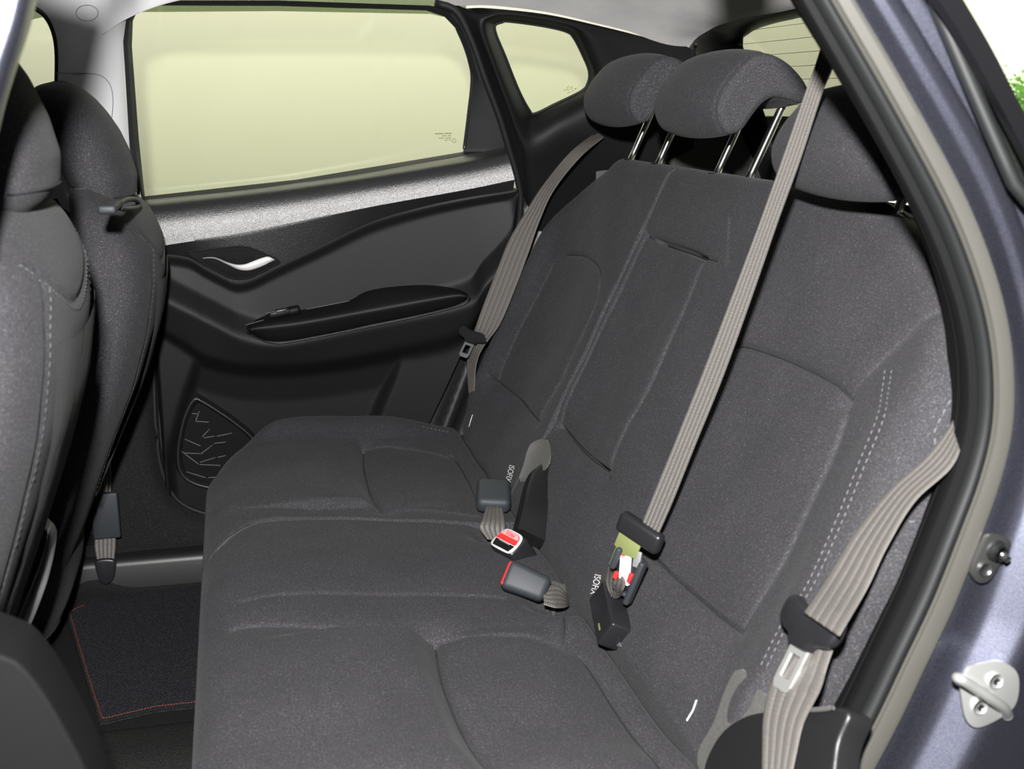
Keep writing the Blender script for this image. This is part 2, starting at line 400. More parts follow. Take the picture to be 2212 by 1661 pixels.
# ---- carpeted floor with the centre tunnel and the raised sill
xs = np.linspace(-1.25, .45, 90); ys = np.linspace(-.82, .80, 120); Xg, Yg = np.meshgrid(xs, ys, indexing='ij')
Zg = .075*np.exp(-((Yg-.0)/.10)**4)+.10*sstep(.735, .80, Yg)+.10*sstep(-.74, -.80, Yg)
Zg += .03*np.exp(-((Xg+.34)/.05)**2-((Yg-.74)/.05)**2)
floor = grid('floor', np.stack([Xg, Yg, Zg], -1), 'carpet', kind='structure')
prof = np.array([(.752, -.03), (.752, .070), (.757, .082), (.770, .088), (.80, .092), (.86, .094)])
px_ = np.linspace(-1.25, .5, 30)
grid('trim_1', np.stack([np.repeat(px_[:, None], 6, 1), np.repeat(prof[None, :, 0], 30, 0), np.repeat(prof[None, :, 1], 30, 0)], -1), 'plastic', kind='structure', sharp=60)
# ---- far B-pillar, lower black trim wrapping the door opening
ap = spl(YPs([(322, 480), (322, 560), (324, 700), (328, 850), (334, 960), (347, 1030), (372, 1080), (412, 1108), (475, 1123), (600, 1133), (760, 1140)], .825), 70)
T = np.gradient(ap, axis=0); T /= np.linalg.norm(T, axis=1)[:, None]; O = np.stack([T[:, 2], 0*T[:, 0], -T[:, 0]], 1)
if O[5, 0] > 0: O = -O
k = sstep(0, 1, np.linspace(-1.2, 2.0, 70))
ns = np.array([-.012, -.004, .004, .014, .028, .045, .075, .13, .24]); yy = np.array([.850, .838, .820, .806, .799, .797, .797, .800, .800])
lim = np.where(np.arange(70)[:, None] > 40, np.minimum(ns[None], .11), ns[None])
lim = gsm(lim, 4, 0)
G = ap[:, None]+lim[..., None]*O[:, None]; G[..., 1] = yy[None]
grid('trim_2', G, 'fleecetrim', kind='structure')
# rubber seal on that opening
tube('seal', ap+np.array([.004, .012, .004]), .005, 'rubber', None, n=8, kind='structure').name = 'trim_3'
# ---- far B-pillar, upper pale trim
Lp = [(-160, -22), (-60, -14), (10, -6), (55, 4), (88, 20), (108, 42), (121, 75), (126, 120), (124, 190), (117, 300), (108, 440), (100, 560)]
Rp = [(820, -34), (560, -16), (420, -8), (345, -1), (300, 8), (280, 28), (270, 60), (268, 100), (271, 200), (282, 330), (295, 440), (304, 560)]
A = spl([GP(p, .018) for p in Lp], 80); B = spl([GP(p, .018) for p in Rp], 80)
t = np.linspace(0, 1, 24); P = A[:, None]+(B-A)[:, None]*t[None, :, None]
P[..., 1] -= .022*(1-(2*t-1)**4)[None]
pil = grid('trim_4', P, 'greytrim', kind='structure')
def onpil(p): 
    q = GP(p, .0405); return q
tube('airbag_emblem', [onpil((188+24*math.cos(a), 28+17*math.sin(a))) for a in np.linspace(0, 2*math.pi, 40, endpoint=False)], .0006, 'thread', pil, n=6, up=(0, -1, 0), closed=True)
tube('cover_line', spl([onpil(p) for p in [(120, 158), (160, 158), (205, 160), (228, 170), (241, 192), (244, 225), (240, 270), (236, 330)]], 50), .0007, 'thread', pil, n=6, up=(0, -1, 0))
# ---- front far window: glass, seal, wind deflector
w2o = [(126, 120), (121, 75), (108, 42), (88, 20), (55, 4), (10, -8), (-200, -30), (-330, 60), (-330, 470), (112, 452)]
win2 = slab('window_2', [GP(p, -.02) for p in spl(w2o, 60, True)], .004, (0, 1, 0), 'glass', None, smooth=False, kind='structure')
tube('seal', spl([GP(p, .012) for p in [(106, 470), (112, 380), (118, 300), (123, 190), (124, 120), (119, 78), (106, 45), (87, 24), (55, 9), (10, -4), (-120, -20)]], 70), .0055, 'rubber', win2, n=8, up=(0, -1, 0))
slab('wind_deflector', [GP(p, -.05) for p in [(140, -10), (60, -20), (-200, -30), (-200, 60), (0, 58), (60, 44), (105, 34), (128, 34)]], .003, (0, 1, 0), 'deflector', win2, smooth=False)
tube('belt_seal', lin([GP(p, .01) for p in [(-200, 470), (60, 452), (112, 446)]], 8), .006, 'rubber', win2, n=8)
rbox('door_trim', YP((-20, 660), .86), (1, 0, 0), (0, 1, 0), (0, 0, 1), (.28, .03, .16), 'softplastic', win2, bevel=.02)

# ---- far front door lining
d2 = np.array([[(x, .835-.02*math.sin(3*z), z) for z in np.linspace(.02, .86, 16)] for x in np.linspace(-1.3, -.32, 10)])
grid('door_2', d2, 'softplastic', kind='structure', flip=True)

# ---- far rear door
door = thing('door_1', None, None, (.2, .84, .12), kind='structure')
gin = [(285, 100), (287, 45), (298, 22), (330, 12), (600, 13), (920, 23), (960, 36), (985, 62), (1005, 110), (1018, 165), (1010, 250), (1002, 322), (1000, 328), (640, 388), (313, 424), (300, 300)]
gout = [(266, 90), (272, 45), (286, 17), (330, 1), (600, 1), (930, 12), (980, 24), (1008, 60), (1030, 120), (1052, 190), (1080, 265), (1094, 318), (1092, 326), (640, 406), (310, 446), (280, 320)]
gi = np.array([GP(p, 0) for p in gin]); gm = np.array([GP(p, .004) for p in gin]); go = np.array([GP(p, .024) for p in gout])
mid = (gm+go)/2; mid[:, 1] -= .006
n = len(gin)
rings = np.array([lin(r, 160, True) for r in (np.array([GP(p, -.012) for p in gin]), gi)])
def matched(r, per=12):
    r = np.asarray(r); return np.vstack([r[i]+(r[(i+1) % n]-r[i])*np.linspace(0, 1, per, endpoint=False)[:, None] for i in range(n)])
grid('window_frame', np.array([matched(r) for r in (np.array([GP(p, -.02) for p in gin]), gm, mid, go, go+np.array([0, .05, 0]))]), 'rubber', door, cv=True, sharp=30)
tube('window_run', spl([GP(p, .003) for p in [(1003, 322), (1012, 250), (1020, 165), (1007, 108), (987, 60)]], 30), .004, 'smooth', door, n=8, up=(0, -1, 0))
tube('window_run', spl([GP(p, .008) for p in [(299, 420), (288, 300), (279, 190), (276, 100), (281, 48), (294, 20), (330, 7), (600, 7)]], 50), .0035, 'smooth', door, n=8, up=(0, -1, 0))
glass = slab('window_1', [GP(p, -.010) for p in gin], .004, (0, 1, 0), 'glass', None, smooth=False, kind='structure')
slab('wind_deflector', [GP(p, -.06) for p in [(262, -10), (1010, -6), (1000, 58), (975, 40), (930, 30), (600, 24), (300, 26), (270, 40)]], .003, (0, 1, 0), 'deflector', glass, smooth=False)
# etched maker's marks in the rear lower corner (too small to read)
def etched(par, rows, gpl, ring=None):
    V = []; Fc = []
    for (x0, y0, x1, y1, hgt, nseg) in rows:
        for i in range(nseg):
            if nseg > 3 and i in (nseg//2,): continue
            a = i/nseg; b = (i+.72)/nseg
            q = [(x0+(x1-x0)*a, y0+(y1-y0)*a-hgt/2), (x0+(x1-x0)*b, y0+(y1-y0)*b-hgt/2), (x0+(x1-x0)*b, y0+(y1-y0)*b+hgt/2), (x0+(x1-x0)*a, y0+(y1-y0)*a+hgt/2)]
            j = len(V); V += [gpl(p) for p in q]; Fc.append([j, j+1, j+2, j+3])
    o = mk('etched_mark', V, Fc, 'olive', par, False); o['kind'] = 'stuff'
    if ring: tube('etched_ring', [gpl((ring[0]+ring[2]*math.cos(a), ring[1]+ring[3]*math.sin(a))) for a in np.linspace(0, 2*math.pi, 24, endpoint=False)], .0005, 'olive', par, n=4, up=(0, -1, 0), closed=True)
etched(glass, [(940, 289, 976, 288, 3, 14), (955, 293.5, 975, 293, 2.2, 8), (948, 298.5, 975, 298, 2.2, 11), (961, 303, 975, 302.5, 2, 6)], lambda p: GP(p, -.0085), (981, 304, 4, 4))
# upper trim: a convex glossy-grained roll with a sharp lower crease
topl = [(270, 436), (315, 430), (500, 410), (640, 393), (800, 370), (1000, 337), (1092, 316)]
brk = [(280, 548), (345, 532), (500, 508), (600, 489), (800, 447), (1000, 411), (1112, 388)]
low = [(280, 556), (345, 549), (405, 556), (440, 576), (490, 602), (512, 609), (545, 602), (600, 575), (700, 528), (800, 480), (900, 450), (1000, 428), (1114, 409)]
def YPc(p, Y):   # the door skin turns slightly inwards towards the rear
    q = YP(p, Y); return YP(p, Y-.19*max(0, q[0])**2)
def YPcs(ps, Y): return np.array([YPc(p, Y) for p in ps])
def bl(a, b, f): 
    a = spl(a, 60); b = spl(b, 60); return a+(b-a)*f
rows = [spl([YPc(p, .846) for p in bl(topl, brk, 0)], 120), spl([YPc(p, .822) for p in bl(topl, brk, .08)], 120), spl([YPc(p, .804) for p in bl(topl, brk, .22)], 120),
        spl([YPc(p, .7935) for p in bl(topl, brk, .45)], 120), spl([YPc(p, .7885) for p in bl(topl, brk, .70)], 120), spl([YPc(p, .786) for p in bl(topl, brk, 1)], 120)]
up_ = np.array([spl(np.array(rows)[:, j], 36) for j in range(120)]).transpose(1, 0, 2)
lowr = spl([YPc(p, .800) for p in low], 120)
# pair the lower edge by x
lowp = np.stack([up_[-1, :, 0], np.interp(up_[-1, :, 0], lowr[:, 0], lowr[:, 1]), np.interp(up_[-1, :, 0], lowr[:, 0], lowr[:, 2])], 1)
dn_ = up_[-1][None]+(lowp-up_[-1])[None]*np.linspace(0, 1, 14)[1:, None, None]
grid('upper_trim', np.vstack([up_, dn_]), 'pitted', door, sharp=20, label='coarse grained glossy black upper door roll')
# main panel as a relief over (x, z)
def zline(ps, Y=.80):
    q = spl(YPcs(ps, Y), 80); return lambda x: np.interp(x, q[:, 0], q[:, 2])
zL1 = zline(low, .800)
zR = zline([(300, 632), (345, 642), (400, 668), (460, 698), (520, 727), (580, 741), (640, 737), (800, 703), (1000, 660), (1045, 615), (1120, 540)])
zL3 = zline([(300, 690), (340, 715), (400, 752), (450, 782), (560, 800), (700, 792), (850, 765), (1000, 728), (1060, 640), (1130, 560)])
XF = YPc((324, 700), .83)[0]
zbf = spl(YPcs([(323, 640), (324, 760), (329, 870), (336, 960), (349, 1030), (374, 1078), (414, 1106), (480, 1122), (620, 1132), (800, 1136), (880, 1010), (925, 915), (1000, 752), (1052, 622), (1100, 500), (1113, 412)], .835), 160)
xx = np.linspace(zbf[0, 0], zbf[-1, 0], 330); o_ = np.maximum.accumulate(zbf[:, 0]); zb = np.interp(xx, o_+np.arange(160)*1e-6, zbf[:, 2])
tt = np.linspace(0, 1, 260); zt = np.maximum(zL1(xx), zb+.004)
Zc = zb[:, None]+(zt-zb)[:, None]*tt[None]; Xc = np.repeat(xx[:, None], 260, 1)
off = np.zeros(Zc.shape)
for i, x in enumerate(xx):
    a, r, l1 = zL3(x), zR(x), zL1(x); r = min(r, l1-.04); a = min(a, r-.03)
    kz = [a-.30, a-.08, a-.022, a+.012, r-.010, r-.002, r+.012, r+.05, l1-.022, l1-.006, l1]
    ko = [.000, .002, .014, .052, .066, .068, .064, .042, .036, .046, .044]
    off[i] = np.interp(Zc[i], kz, ko)
fr = spl(YPcs([(452, 720), (430, 790), (405, 860), (385, 930), (365, 1010)], .82), 40)
fx = np.interp(Zc, fr[::-1, 2], fr[::-1, 0]); off = np.maximum(off, .030*sstep(.012, -.012, Xc-fx)*(Zc < zL3(Xc)+.01))
rr_ = spl(YPcs([(862, 760), (845, 820), (820, 880), (800, 940), (780, 1000)], .82), 40)
rx = np.interp(Zc, rr_[::-1, 2], rr_[::-1, 0]); off = np.maximum(off, .022*sstep(-.016, .016, Xc-rx)*(Zc < zL3(Xc)))
off = gsm(gsm(off, 2.2, 1), 2.5, 0)
ed = np.minimum(1, np.minimum((Xc-xx[0])/.012, 1)); off *= sstep(-.3, 1, ed)
Pd = np.stack([Xc, .848-off-.19*np.maximum(0, Xc)**2, Zc], -1); Pd = np.pad(Pd, ((1, 1), (1, 0), (0, 0)), mode='edge'); Pd[0, :, 1] += .05; Pd[-1, :, 1] += .05; Pd[:, 0, 1] += .05
grid('door_panel', Pd, 'softplastic', door, flip=True)
OFFD = (xx, tt, zb, zt, off)
# armrest pad
tp = [(532, 707), (560, 688), (600, 676), (640, 672), (700, 662), (755, 650), (790, 632), (840, 622), (920, 617), (985, 624), (1012, 636)]
lip = [(533, 712), (560, 706), (600, 701), (640, 696), (700, 686), (755, 676), (800, 668), (860, 657), (920, 646), (985, 636), (1012, 640)]
bt = [(534, 714), (552, 726), (580, 736), (620, 736), (690, 724), (755, 711), (800, 701), (860, 689), (920, 676), (985, 659), (1013, 643)]
def aty(ps, Y): return spl(YPcs(ps, Y), 90)
a0 = aty(tp, .800); a1 = aty(lip, .748); a2 = aty(bt, .772)
m01 = (a0+a1)/2+np.array([0, 0, .004]); m1 = a1; m12 = (a1*.55+a2*.45)+np.array([0, -.006, 0])
sec = np.array([spl([a0[j]+np.array([0, .03, 0]), a0[j], m01[j], m1[j], m12[j], a2[j], a2[j]+np.array([0, .03, 0])], 28) for j in range(90)])
sec[0] = sec[0].mean(0)*.6+sec[0]*.4; sec[-1] = sec[-1].mean(0)*.7+sec[-1]*.3
arm = grid('armrest', sec, 'softplastic', door, caps=True)
tube('armrest_seam', spl([YPc(p, .768) for p in [(533, 717), (556, 730), (585, 740), (625, 739), (755, 714), (900, 684), (1000, 658), (1016, 643)]], 60), .0016, 'gloss', arm, n=6)
rbox('window_switch', YPc((604, 676), .772), (1, 0, .16), (0, 1, 0), (0, 0, 1), (.022, .010, .006), 'gloss', arm, bevel=.002)
rbox('switch_key', YPc((607, 671), .770), (1, 0, .16), (0, 1, 0), (0, 0, 1), (.013, .008, .004), 'smooth', arm, bevel=.002)
for a, b in (((531, 702), (570, 691)), ((573, 677), (610, 669)), ((597, 681), (609, 678)), ((662, 668), (755, 650))):
    tube('bright_line', lin([YPc(a, .764), YPc(b, .764)], 4), .0007, 'thread', arm, n=5)
rbox('switch_hump', YPc((632, 670), .785), (1, 0, .16), (0, 1, 0), (0, 0, 1), (.016, .014, .008), 'softplastic', arm, bevel=.006)
# inner handle
bz = spl([(402, 546), (440, 540), (500, 533), (525, 532), (550, 538), (603, 563), (590, 574), (545, 597), (515, 602), (490, 596), (440, 568), (415, 553)], 60, True)
hb = slab('handle_bezel', [YPc(p, .792) for p in bz], .010, (0, -1, 0), 'matteblack', door, .002)
tube('bezel_rim', [YPc(p, .780) for p in bz], .0014, 'softplastic', hb, n=8, up=(0, -1, 0), closed=True)
slab('finger_recess', [YPc(p, .7812) for p in spl([(440, 556), (446, 549), (490, 543), (528, 540), (540, 546), (551, 560), (530, 572), (500, 570), (470, 558)], 40, True)], .002, (0, -1, 0), 'matteblack', hb, .0006)
lev = spl([(438, 557), (450, 555.5), (466, 556.5), (490, 566), (510, 571.5), (528, 571), (545, 565), (565, 557.5), (580, 554.5), (593, 560.5)], 40)
leb = spl([(438, 559.5), (450, 558.5), (466, 560), (490, 571), (515, 582), (535, 584), (552, 580), (570, 573), (582, 567), (594, 562)], 40)
LG = np.array([[YPc(lev[i], .779), YPc(lev[i], .770), YPc((lev[i]+leb[i])/2, .764), YPc(leb[i], .770), YPc(leb[i], .779)] for i in range(40)])
grid('lever', LG, 'satin', hb, sharp=70, caps=True, label='curved satin silver door lever')
# speaker pod
so = spl([(418, 858), (432, 861), (470, 884), (510, 912), (550, 948), (575, 1000), (560, 1045), (510, 1056), (455, 1056), (412, 1044), (388, 1022), (381, 985), (387, 935), (400, 888)], 90, True)
sp = [YPc(p, .828) for p in so]; cs = np.mean(sp, 0)
R0 = np.array(sp); R1 = cs+(R0-cs)*.93; R2 = cs+(R0-cs)*.86
def aty2(R, y): R = R.copy(); R[:, 1] = y; return R
rim = grid('speaker_rim', np.array([aty2(cs+(R0-cs)*1.05, .846), aty2(R0*1.0, .828), aty2(cs+(R0-cs)*.97, .822), aty2(R1, .826), aty2(R2, .838), aty2(cs+(R0-cs)*.85, .846)]), 'plastic', door, cv=True)
gr = slab('speaker_grille', aty2(cs+(R0-cs)*.88, .838), .004, (0, 1, 0), 'grille', rim, smooth=False)
def pxg(x, y): return (360+x*200/1329, 830+y*250/1661)
for a, b in (((415, 530), (605, 545)), ((365, 422), (440, 422)), ((260, 788), (485, 885)), ((160, 920), (455, 1145)), ((470, 1152), (775, 1165)), ((280, 1255), (560, 1340)), ((595, 1340), (785, 1328)),
             ((535, 770), (690, 742)), ((720, 745), (940, 700)), ((680, 850), (848, 828)), ((240, 985), (480, 995)), ((730, 1050), (850, 1022)), ((490, 1000), (660, 870)), ((510, 755), (620, 640)), ((420, 520), (470, 380)), ((480, 1120), (700, 1050))):
    tube('grille_rib', lin([YPc(pxg(*a), .8365), YPc(pxg(*b), .8365)], 3), .0009, 'thread', gr, n=6)

# ---- far C-pillar trim round the small quarter window
qi = [(1068, 62), (1085, 47), (1105, 46), (1170, 55), (1222, 67), (1240, 82), (1262, 125), (1273, 155), (1270, 180), (1255, 198), (1200, 225), (1155, 246), (1143, 238), (1120, 195), (1092, 125)]
qm = [(1043, 58), (1066, 35), (1105, 33), (1180, 44), (1240, 60), (1266, 85), (1288, 130), (1298, 165), (1295, 205), (1275, 235), (1210, 270), (1150, 305), (1122, 275), (1095, 205), (1066, 130)]
qo = [(978, 22), (1010, 18), (1060, 18), (1180, 31), (1300, 57), (1400, 82), (1492, 105), (1505, 150), (1500, 260), (1480, 440), (1320, 440), (1170, 500), (1130, 420), (1094, 316), (1040, 165)]
yo = [.775, .765, .755, .745, .74, .735, .73, .73, .75, .80, .83, .85, .84, .815, .79]
qn = len(qi)
I0 = np.array([GP(p, -.02) for p in qi]); I1 = np.array([GP(p, .004) for p in qi]); I2 = np.array([GP(p, .052) for p in qm]); I4 = np.array([YP(p, y) for p, y in zip(qo, yo)])
I3 = I2*.62+I4*.38; I3[:, 1] -= .004
def cl(r): return spl(r, 150, True)
def mt(r):   # spline through matched points, same parameter for each ring
    r = np.asarray(r); Q = np.vstack([r[-1], r, r[0], r[1]]); out = []
    for i in range(1, len(Q)-2):
        p0, p1, p2, p3 = Q[i-1], Q[i], Q[i+1], Q[i+2]; t = np.linspace(0, 1, 11)[:-1][:, None]
        out.append(.5*((2*p1)+(-p0+p2)*t+(2*p0-5*p1+4*p2-p3)*t**2+(-p0+3*p1-3*p2+p3)*t**3))
    return np.vstack(out)
RR = np.array([mt(r) for r in (I0, I1, I2, I3, I4)])
fine = np.array([spl(RR[1:, j], 22) for j in range(RR.shape[1])]).transpose(1, 0, 2)
grid('trim_5', np.vstack([RR[:1], fine]), 'softplastic', kind='structure', cv=True)
qg = slab('window_3', [GP(p, -.012) for p in mt([(x, y, 0) for x, y in qi])[:, :2]], .004, (0, 1, 0), 'glass_rear', None, smooth=False, kind='structure')
tube('window_rubber', [GP(p, .001) for p in mt([(x, y, 0) for x, y in qi])[:, :2]], .0035, 'rubber', qg, n=8, up=(0, -1, 0), closed=True)
etched(qg, [(1223, 190, 1230, 186, 1.6, 3), (1218, 196, 1238, 187, 1.6, 8), (1226, 196, 1238, 191, 1.6, 5), (1225, 202, 1240, 195, 1.6, 6), (1242, 193, 1246, 190, 3, 1)], lambda p: GP(p, -.0105))
# door-opening seal on that pillar
tube('seal', spl([GP(p, .036) for p in [(940, 6), (985, 24), (1018, 85), (1050, 175), (1078, 250), (1098, 315), (1120, 395), (1124, 450), (1112, 520), (1080, 610), (1040, 700), (980, 850), (930, 960)]], 90), .0075, 'rubber', None, n=10, up=(0, -1, 0), kind='structure').name = 'trim_6'
# lower wheel-arch trim behind the belt
xw = np.linspace(.34, .86, 60); zw = np.linspace(0, 1, 30); Xw, Zw = np.meshgrid(xw, zw, indexing='ij'); Zw = .10+Zw*(np.interp(Xw, [.34, .60, .86], [.42, .84, .93])-.10)
lean = Xw-(.31+.40*(Zw-.2))
Yw = .862-.030*np.exp(-((lean-.10)/.022)**2)-.026*sstep(.14, .20, lean)
grid('trim_7', np.stack([Xw, Yw, Zw], -1), 'plastic', kind='structure', flip=True)

# ---- headliner
edge = spl(YPs([(-900, -90), (-300, -50), (0, -34), (330, -14), (600, -12), (930, 0), (985, 12), (1060, 12), (1180, 26), (1300, 53), (1400, 78), (1488, 103)], .735), 120)
arch = np.array([XP(p, .985) for p in [(1488, 103), (1500, 82), (1540, 56), (1590, 39), (1660, 27), (1745, 10)]])
yy = np.linspace(.735, -.735, 60)
def archz(y):
    a = np.abs(y-.0); q = arch[np.argsort(arch[:, 1])]; return np.interp(a, np.concatenate([[0], q[:, 1]]), np.concatenate([[q[0, 2]+.004], q[:, 2]]))
Hd = np.zeros((120, 60, 3))
for i in range(120):
    u = i/119; ez = edge[i, 2]
    crown = .095*np.clip(1-(np.abs(yy)/.735)**3.0, 0, 1)+.085*sstep(.25, -.70, yy)
    w = sstep(.93, 1.0, u)
    z = (ez+crown)*(1-w)+w*archz(yy)
    Hd[i, :, 0] = edge[i, 0]+w*.02*(1-(yy/.735)**2); Hd[i, :, 1] = yy; Hd[i, :, 2] = z
grid('ceiling', Hd, 'headliner', kind='structure', flip=True)
# roof skin above it, closing the shell
rz = np.array([[(x, y, 1.345-.05*(abs(y)/.84)**3-.06*max(0, (x-.6)/.5)) for y in np.linspace(.86, -.86, 20)] for x in np.linspace(-1.4, 1.08, 20)])
grid('ceiling_skin', rz, 'paint', kind='structure')

# ---- tailgate: black surround and heated glass
def tgx(z): return 1.03+(1.20-z)*.55
TN = np.array([1, 0, .55]); TP0 = np.array([1.03, 0, 1.20])
def TG(p, off=0): return onplane(p, TP0-np.array([off, 0, 0]), TN)
lt = np.array([TG(p) for p in [(1745, 32), (1690, 42), (1650, 51), (1612, 64), (1593, 78), (1585, 95)]])
half_ = [tuple(q[1:]) for q in lt]; ylo = half_[-1][0]
half_ = half_+[(ylo+.03, 1.08), (ylo+.05, .98), (ylo+.03, .90), (ylo-.06, .86), (ylo-.3, .85)]
half_ = [h for h in half_ if h[0] > .02]
out_ = half_+[(-a, b) for a, b in half_[::-1]]
ro = spl([(a, b, 0) for a, b in out_], 120, True)[:, :2]
cen = np.array([0, 1.03])
def tring(k, dx): q = cen+(ro-cen)*k; return np.stack([tgx(q[:, 1])+dx, q[:, 0], q[:, 1]], 1)
k2 = np.array([1.0, 1.0])
grid('tailgate_surround', np.array([tring(1.0, .02), tring(1.0, 0), tring(1.05, -.02), tring(1.16, -.035), tring(1.30, -.03), tring(1.6, .0)]), 'gloss', None, cv=True, kind='structure').name = 'trim_8'
tg = slab('window_4', tring(1.02, .012), .004, (1, 0, 0), 'glass_rear', None, smooth=False, kind='structure')
for zl in np.arange(.90, 1.215, .0245):
    ymax = np.interp(zl, [.86, .9, 1.08, 1.17, 1.2, 1.22], [ylo-.06, ylo+.02, ylo+.03, ylo, ylo-.12, ylo-.3])
    tube('heating_wire', lin([(tgx(zl)+.010, ymax, zl), (tgx(zl)+.010, -.10, zl)], 3), .0005, 'olive', tg, n=5)
# pale strip on the far edge of the tailgate opening
tube('surround_strip', spl([TG(p, .07) for p in [(1498, 150), (1497, 120), (1503, 96)]], 10), .004, 'slate', tg, n=8)
# load bay: side linings and floor
for sgn_ in (1, -1):
    lp = np.array([[(x, sgn_*(.80-.16*(x-.80)), z) for z in np.linspace(.2, 1.02, 12)] for x in np.linspace(.80, 1.4, 14)])
    grid('load_bay_lining', lp, 'plastic', None, kind='structure', flip=sgn_ < 0).name = 'wall_bay'
grid('bay_floor', np.array([[(x, y, .62+.02*math.sin(9*x)) for y in np.linspace(.8, -.8, 6)] for x in np.linspace(.66, 1.4, 6)]), 'carpet', None, kind='structure').name = 'floor_bay'
grid('bay_end', np.array([[(tgx(z)-.01, y, z) for z in np.linspace(.3, .87, 5)] for y in np.linspace(.85, -.85, 6)]), 'plastic', None, kind='structure').name = 'wall_tail'

# ---- near side: rear edge of the open doorway
YN = -.82
inn = [(1640, -190), (1690, -85), (1733, 0), (1850, 203), (1958, 400), (2016, 520), (2058, 635), (2082, 735), (2091, 830), (2086, 925), (2062, 1020), (2022, 1125), (1960, 1275), (1898, 1405), (1838, 1530), (1765, 1665), (1700, 1780)]
pth = spl(YPs(inn, YN), 130)
T = np.gradient(pth, axis=0); T /= np.linalg.norm(T, axis=1)[:, None]; O = np.stack([-T[:, 2], 0*T[:, 0], T[:, 0]], 1)
if O[60, 0] < 0: O = -O
NQ = np.array([0, -1.0, 0])
WS = np.interp(np.linspace(0, 1, 130), [0, .12, .30, .50, .72, 1], [.64, .66, .74, .80, .95, 1.0])   # the seal broadens towards the sill
O = O*WS[:, None]
near = thing('wall_body', None, None, (.8, -.86, .2), kind='structure')
sweep('pillar_trim', pth, [(.055, -.10), (.010, -.025), (0, -.004), (.0015, 0), (.010, .002), (.0135, -.002), (.014, -.03)], 'matteblack', near, NQ, O, sharp=50)
a = np.linspace(-.3, math.pi+.3, 14)
sweep('door_seal', pth, [(.012, -.03)]+[(.0205-.0085*math.cos(k_), .000+.011*math.sin(k_)) for k_ in a]+[(.030, -.02)], 'rubber', near, NQ, O, sharp=60)
sweep('seal_lip', pth, [(.0275, -.02), (.0275, .007), (.0285, .009), (.0295, .009), (.0302, .007), (.0302, -.004), (.0318, -.004), (.0318, .008), (.0328, .010), (.044, .013), (.0495, .012), (.051, .008), (.051, -.03)], 'rubber_lit', near, NQ, O, sharp=35, label='rubber lip of the door seal, flash glare painted in as pale grey')
# painted frame outside the seal: stepped at the pillar, opening into the broad jamb below
tv = np.linspace(0, 1, 130); low_ = sstep(.42, .62, tv)
pf = np.array([(.050, -.02), (.052, -.004), (.056, -.0028), (.060, -.0014), (.082, -.006), (.086, -.0055), (.090, -.0043), (.095, -.0026), (.110, -.0035), (.114, -.006), (.118, -.005), (.130, -.0012), (.136, -.001), (.140, -.004), (.143, -.001), (.150, .001), (.153, -.01)])
pl_ = np.array([(.050, -.02), (.052, .002), (.062, .004), (.075, .004), (.085, .005), (.095, .008), (.104, .0158), (.112, .0227), (.122, .031), (.132, .034), (.15, .034), (.18, .034), (.22, .034), (.26, .034), (.29, .036), (.32, .046), (.40, .05)])
pm = pf[None]*(1-low_[:, None, None])+pl_[None]*low_[:, None, None]
pm2 = np.array([[np.array([np.interp(u, np.linspace(0, 1, 17), q[:, k_]) for k_ in (0, 1)]) for u in np.linspace(0, 1, 60)] for q in pm])
pm2 = np.concatenate([pm2[:, :1], gsm(pm2, .8, 1)[:, 1:-1], pm2[:, -1:]], 1)
G = pth[:, None]+pm2[..., 0, None]*O[:, None]+pm2[..., 1, None]*NQ
grid('painted_frame', G, 'paint', near, flip=True)
# smoked edge of the near quarter window outside the pillar
qa = spl(YPs([(1942, -120), (2027, 0), (2102, 120), (2194, 290), (2312, 520)], -.855), 40); qb = spl(YPs([(1990, -150), (2082, 0), (2150, 118), (2216, 250), (2330, 470)], -.865), 40)
grid('window_edge', np.array([qa+np.array([0, .012, 0]), qa, qb, qb+np.array([0, .012, 0])]), 'gloss', near, sharp=40)
# outer quarter panel and quarter window behind the near pillar
qx = np.linspace(.70, 1.45, 24); qz = np.linspace(-.05, .93, 20)
QP = np.array([[(max(x, .74+.10*max(0, .55-z)), -.872-.03*math.exp(-((z-.55)/.3)**2)+.10*max(0, x-1.15)**1.5, z+.10*max(0, x-.9)*max(0, z)) for z in qz] for x in qx])
grid('quarter_panel', QP, 'paint', near)
wq = lin([(.585, 1.13), (.655, .985), (.70, .945), (.95, .965), (1.0, 1.0), (.96, 1.13), (.90, 1.19), (.60, 1.225), (.565, 1.20)], 60, True)
w5 = slab('window_5', [(a, -.862+.20*(b_-.93), b_) for a, b_ in wq], .004, (0, -1, 0), 'glass', None, smooth=False, kind='structure')
tube('window_rubber', [(a, -.864+.20*(b_-.93), b_) for a, b_ in wq], .007, 'rubber', w5, n=8, up=(0, 1, 0), closed=True)
# near B-pillar: painted edge at the top left and dark trim low down
bp_ = spl(YPs([(130, -330), (95, -160), (62, -30), (40, 60), (10, 150), (-22, 260), (-45, 400), (-60, 700), (-60, 1000), (-50, 1400), (-40, 1800)], YN), 90)
T = np.gradient(bp_, axis=0); T /= np.linalg.norm(T, axis=1)[:, None]; O2 = np.stack([T[:, 2], 0*T[:, 0], -T[:, 0]], 1)
if O2[40, 0] > 0: O2 = -O2
sweep('front_pillar_frame', bp_, [(.002, -.06), (0, -.010), (.002, -.003), (.006, 0), (.02, -.0018), (.05, -.006), (.10, -.012), (.16, -.02)], 'paint', near, NQ, O2)
lowt = spl([(-90, 1285), (-20, 1310), (40, 1332), (78, 1352), (130, 1420), (185, 1520), (222, 1600), (250, 1690), (260, 1760), (-90, 1760)], 60, True)
slab('front_pillar_trim', [YP(p, -.80) for p in lowt], .07, (0, -1, 0), 'matteblack', near, .026, 5, sharp=80)
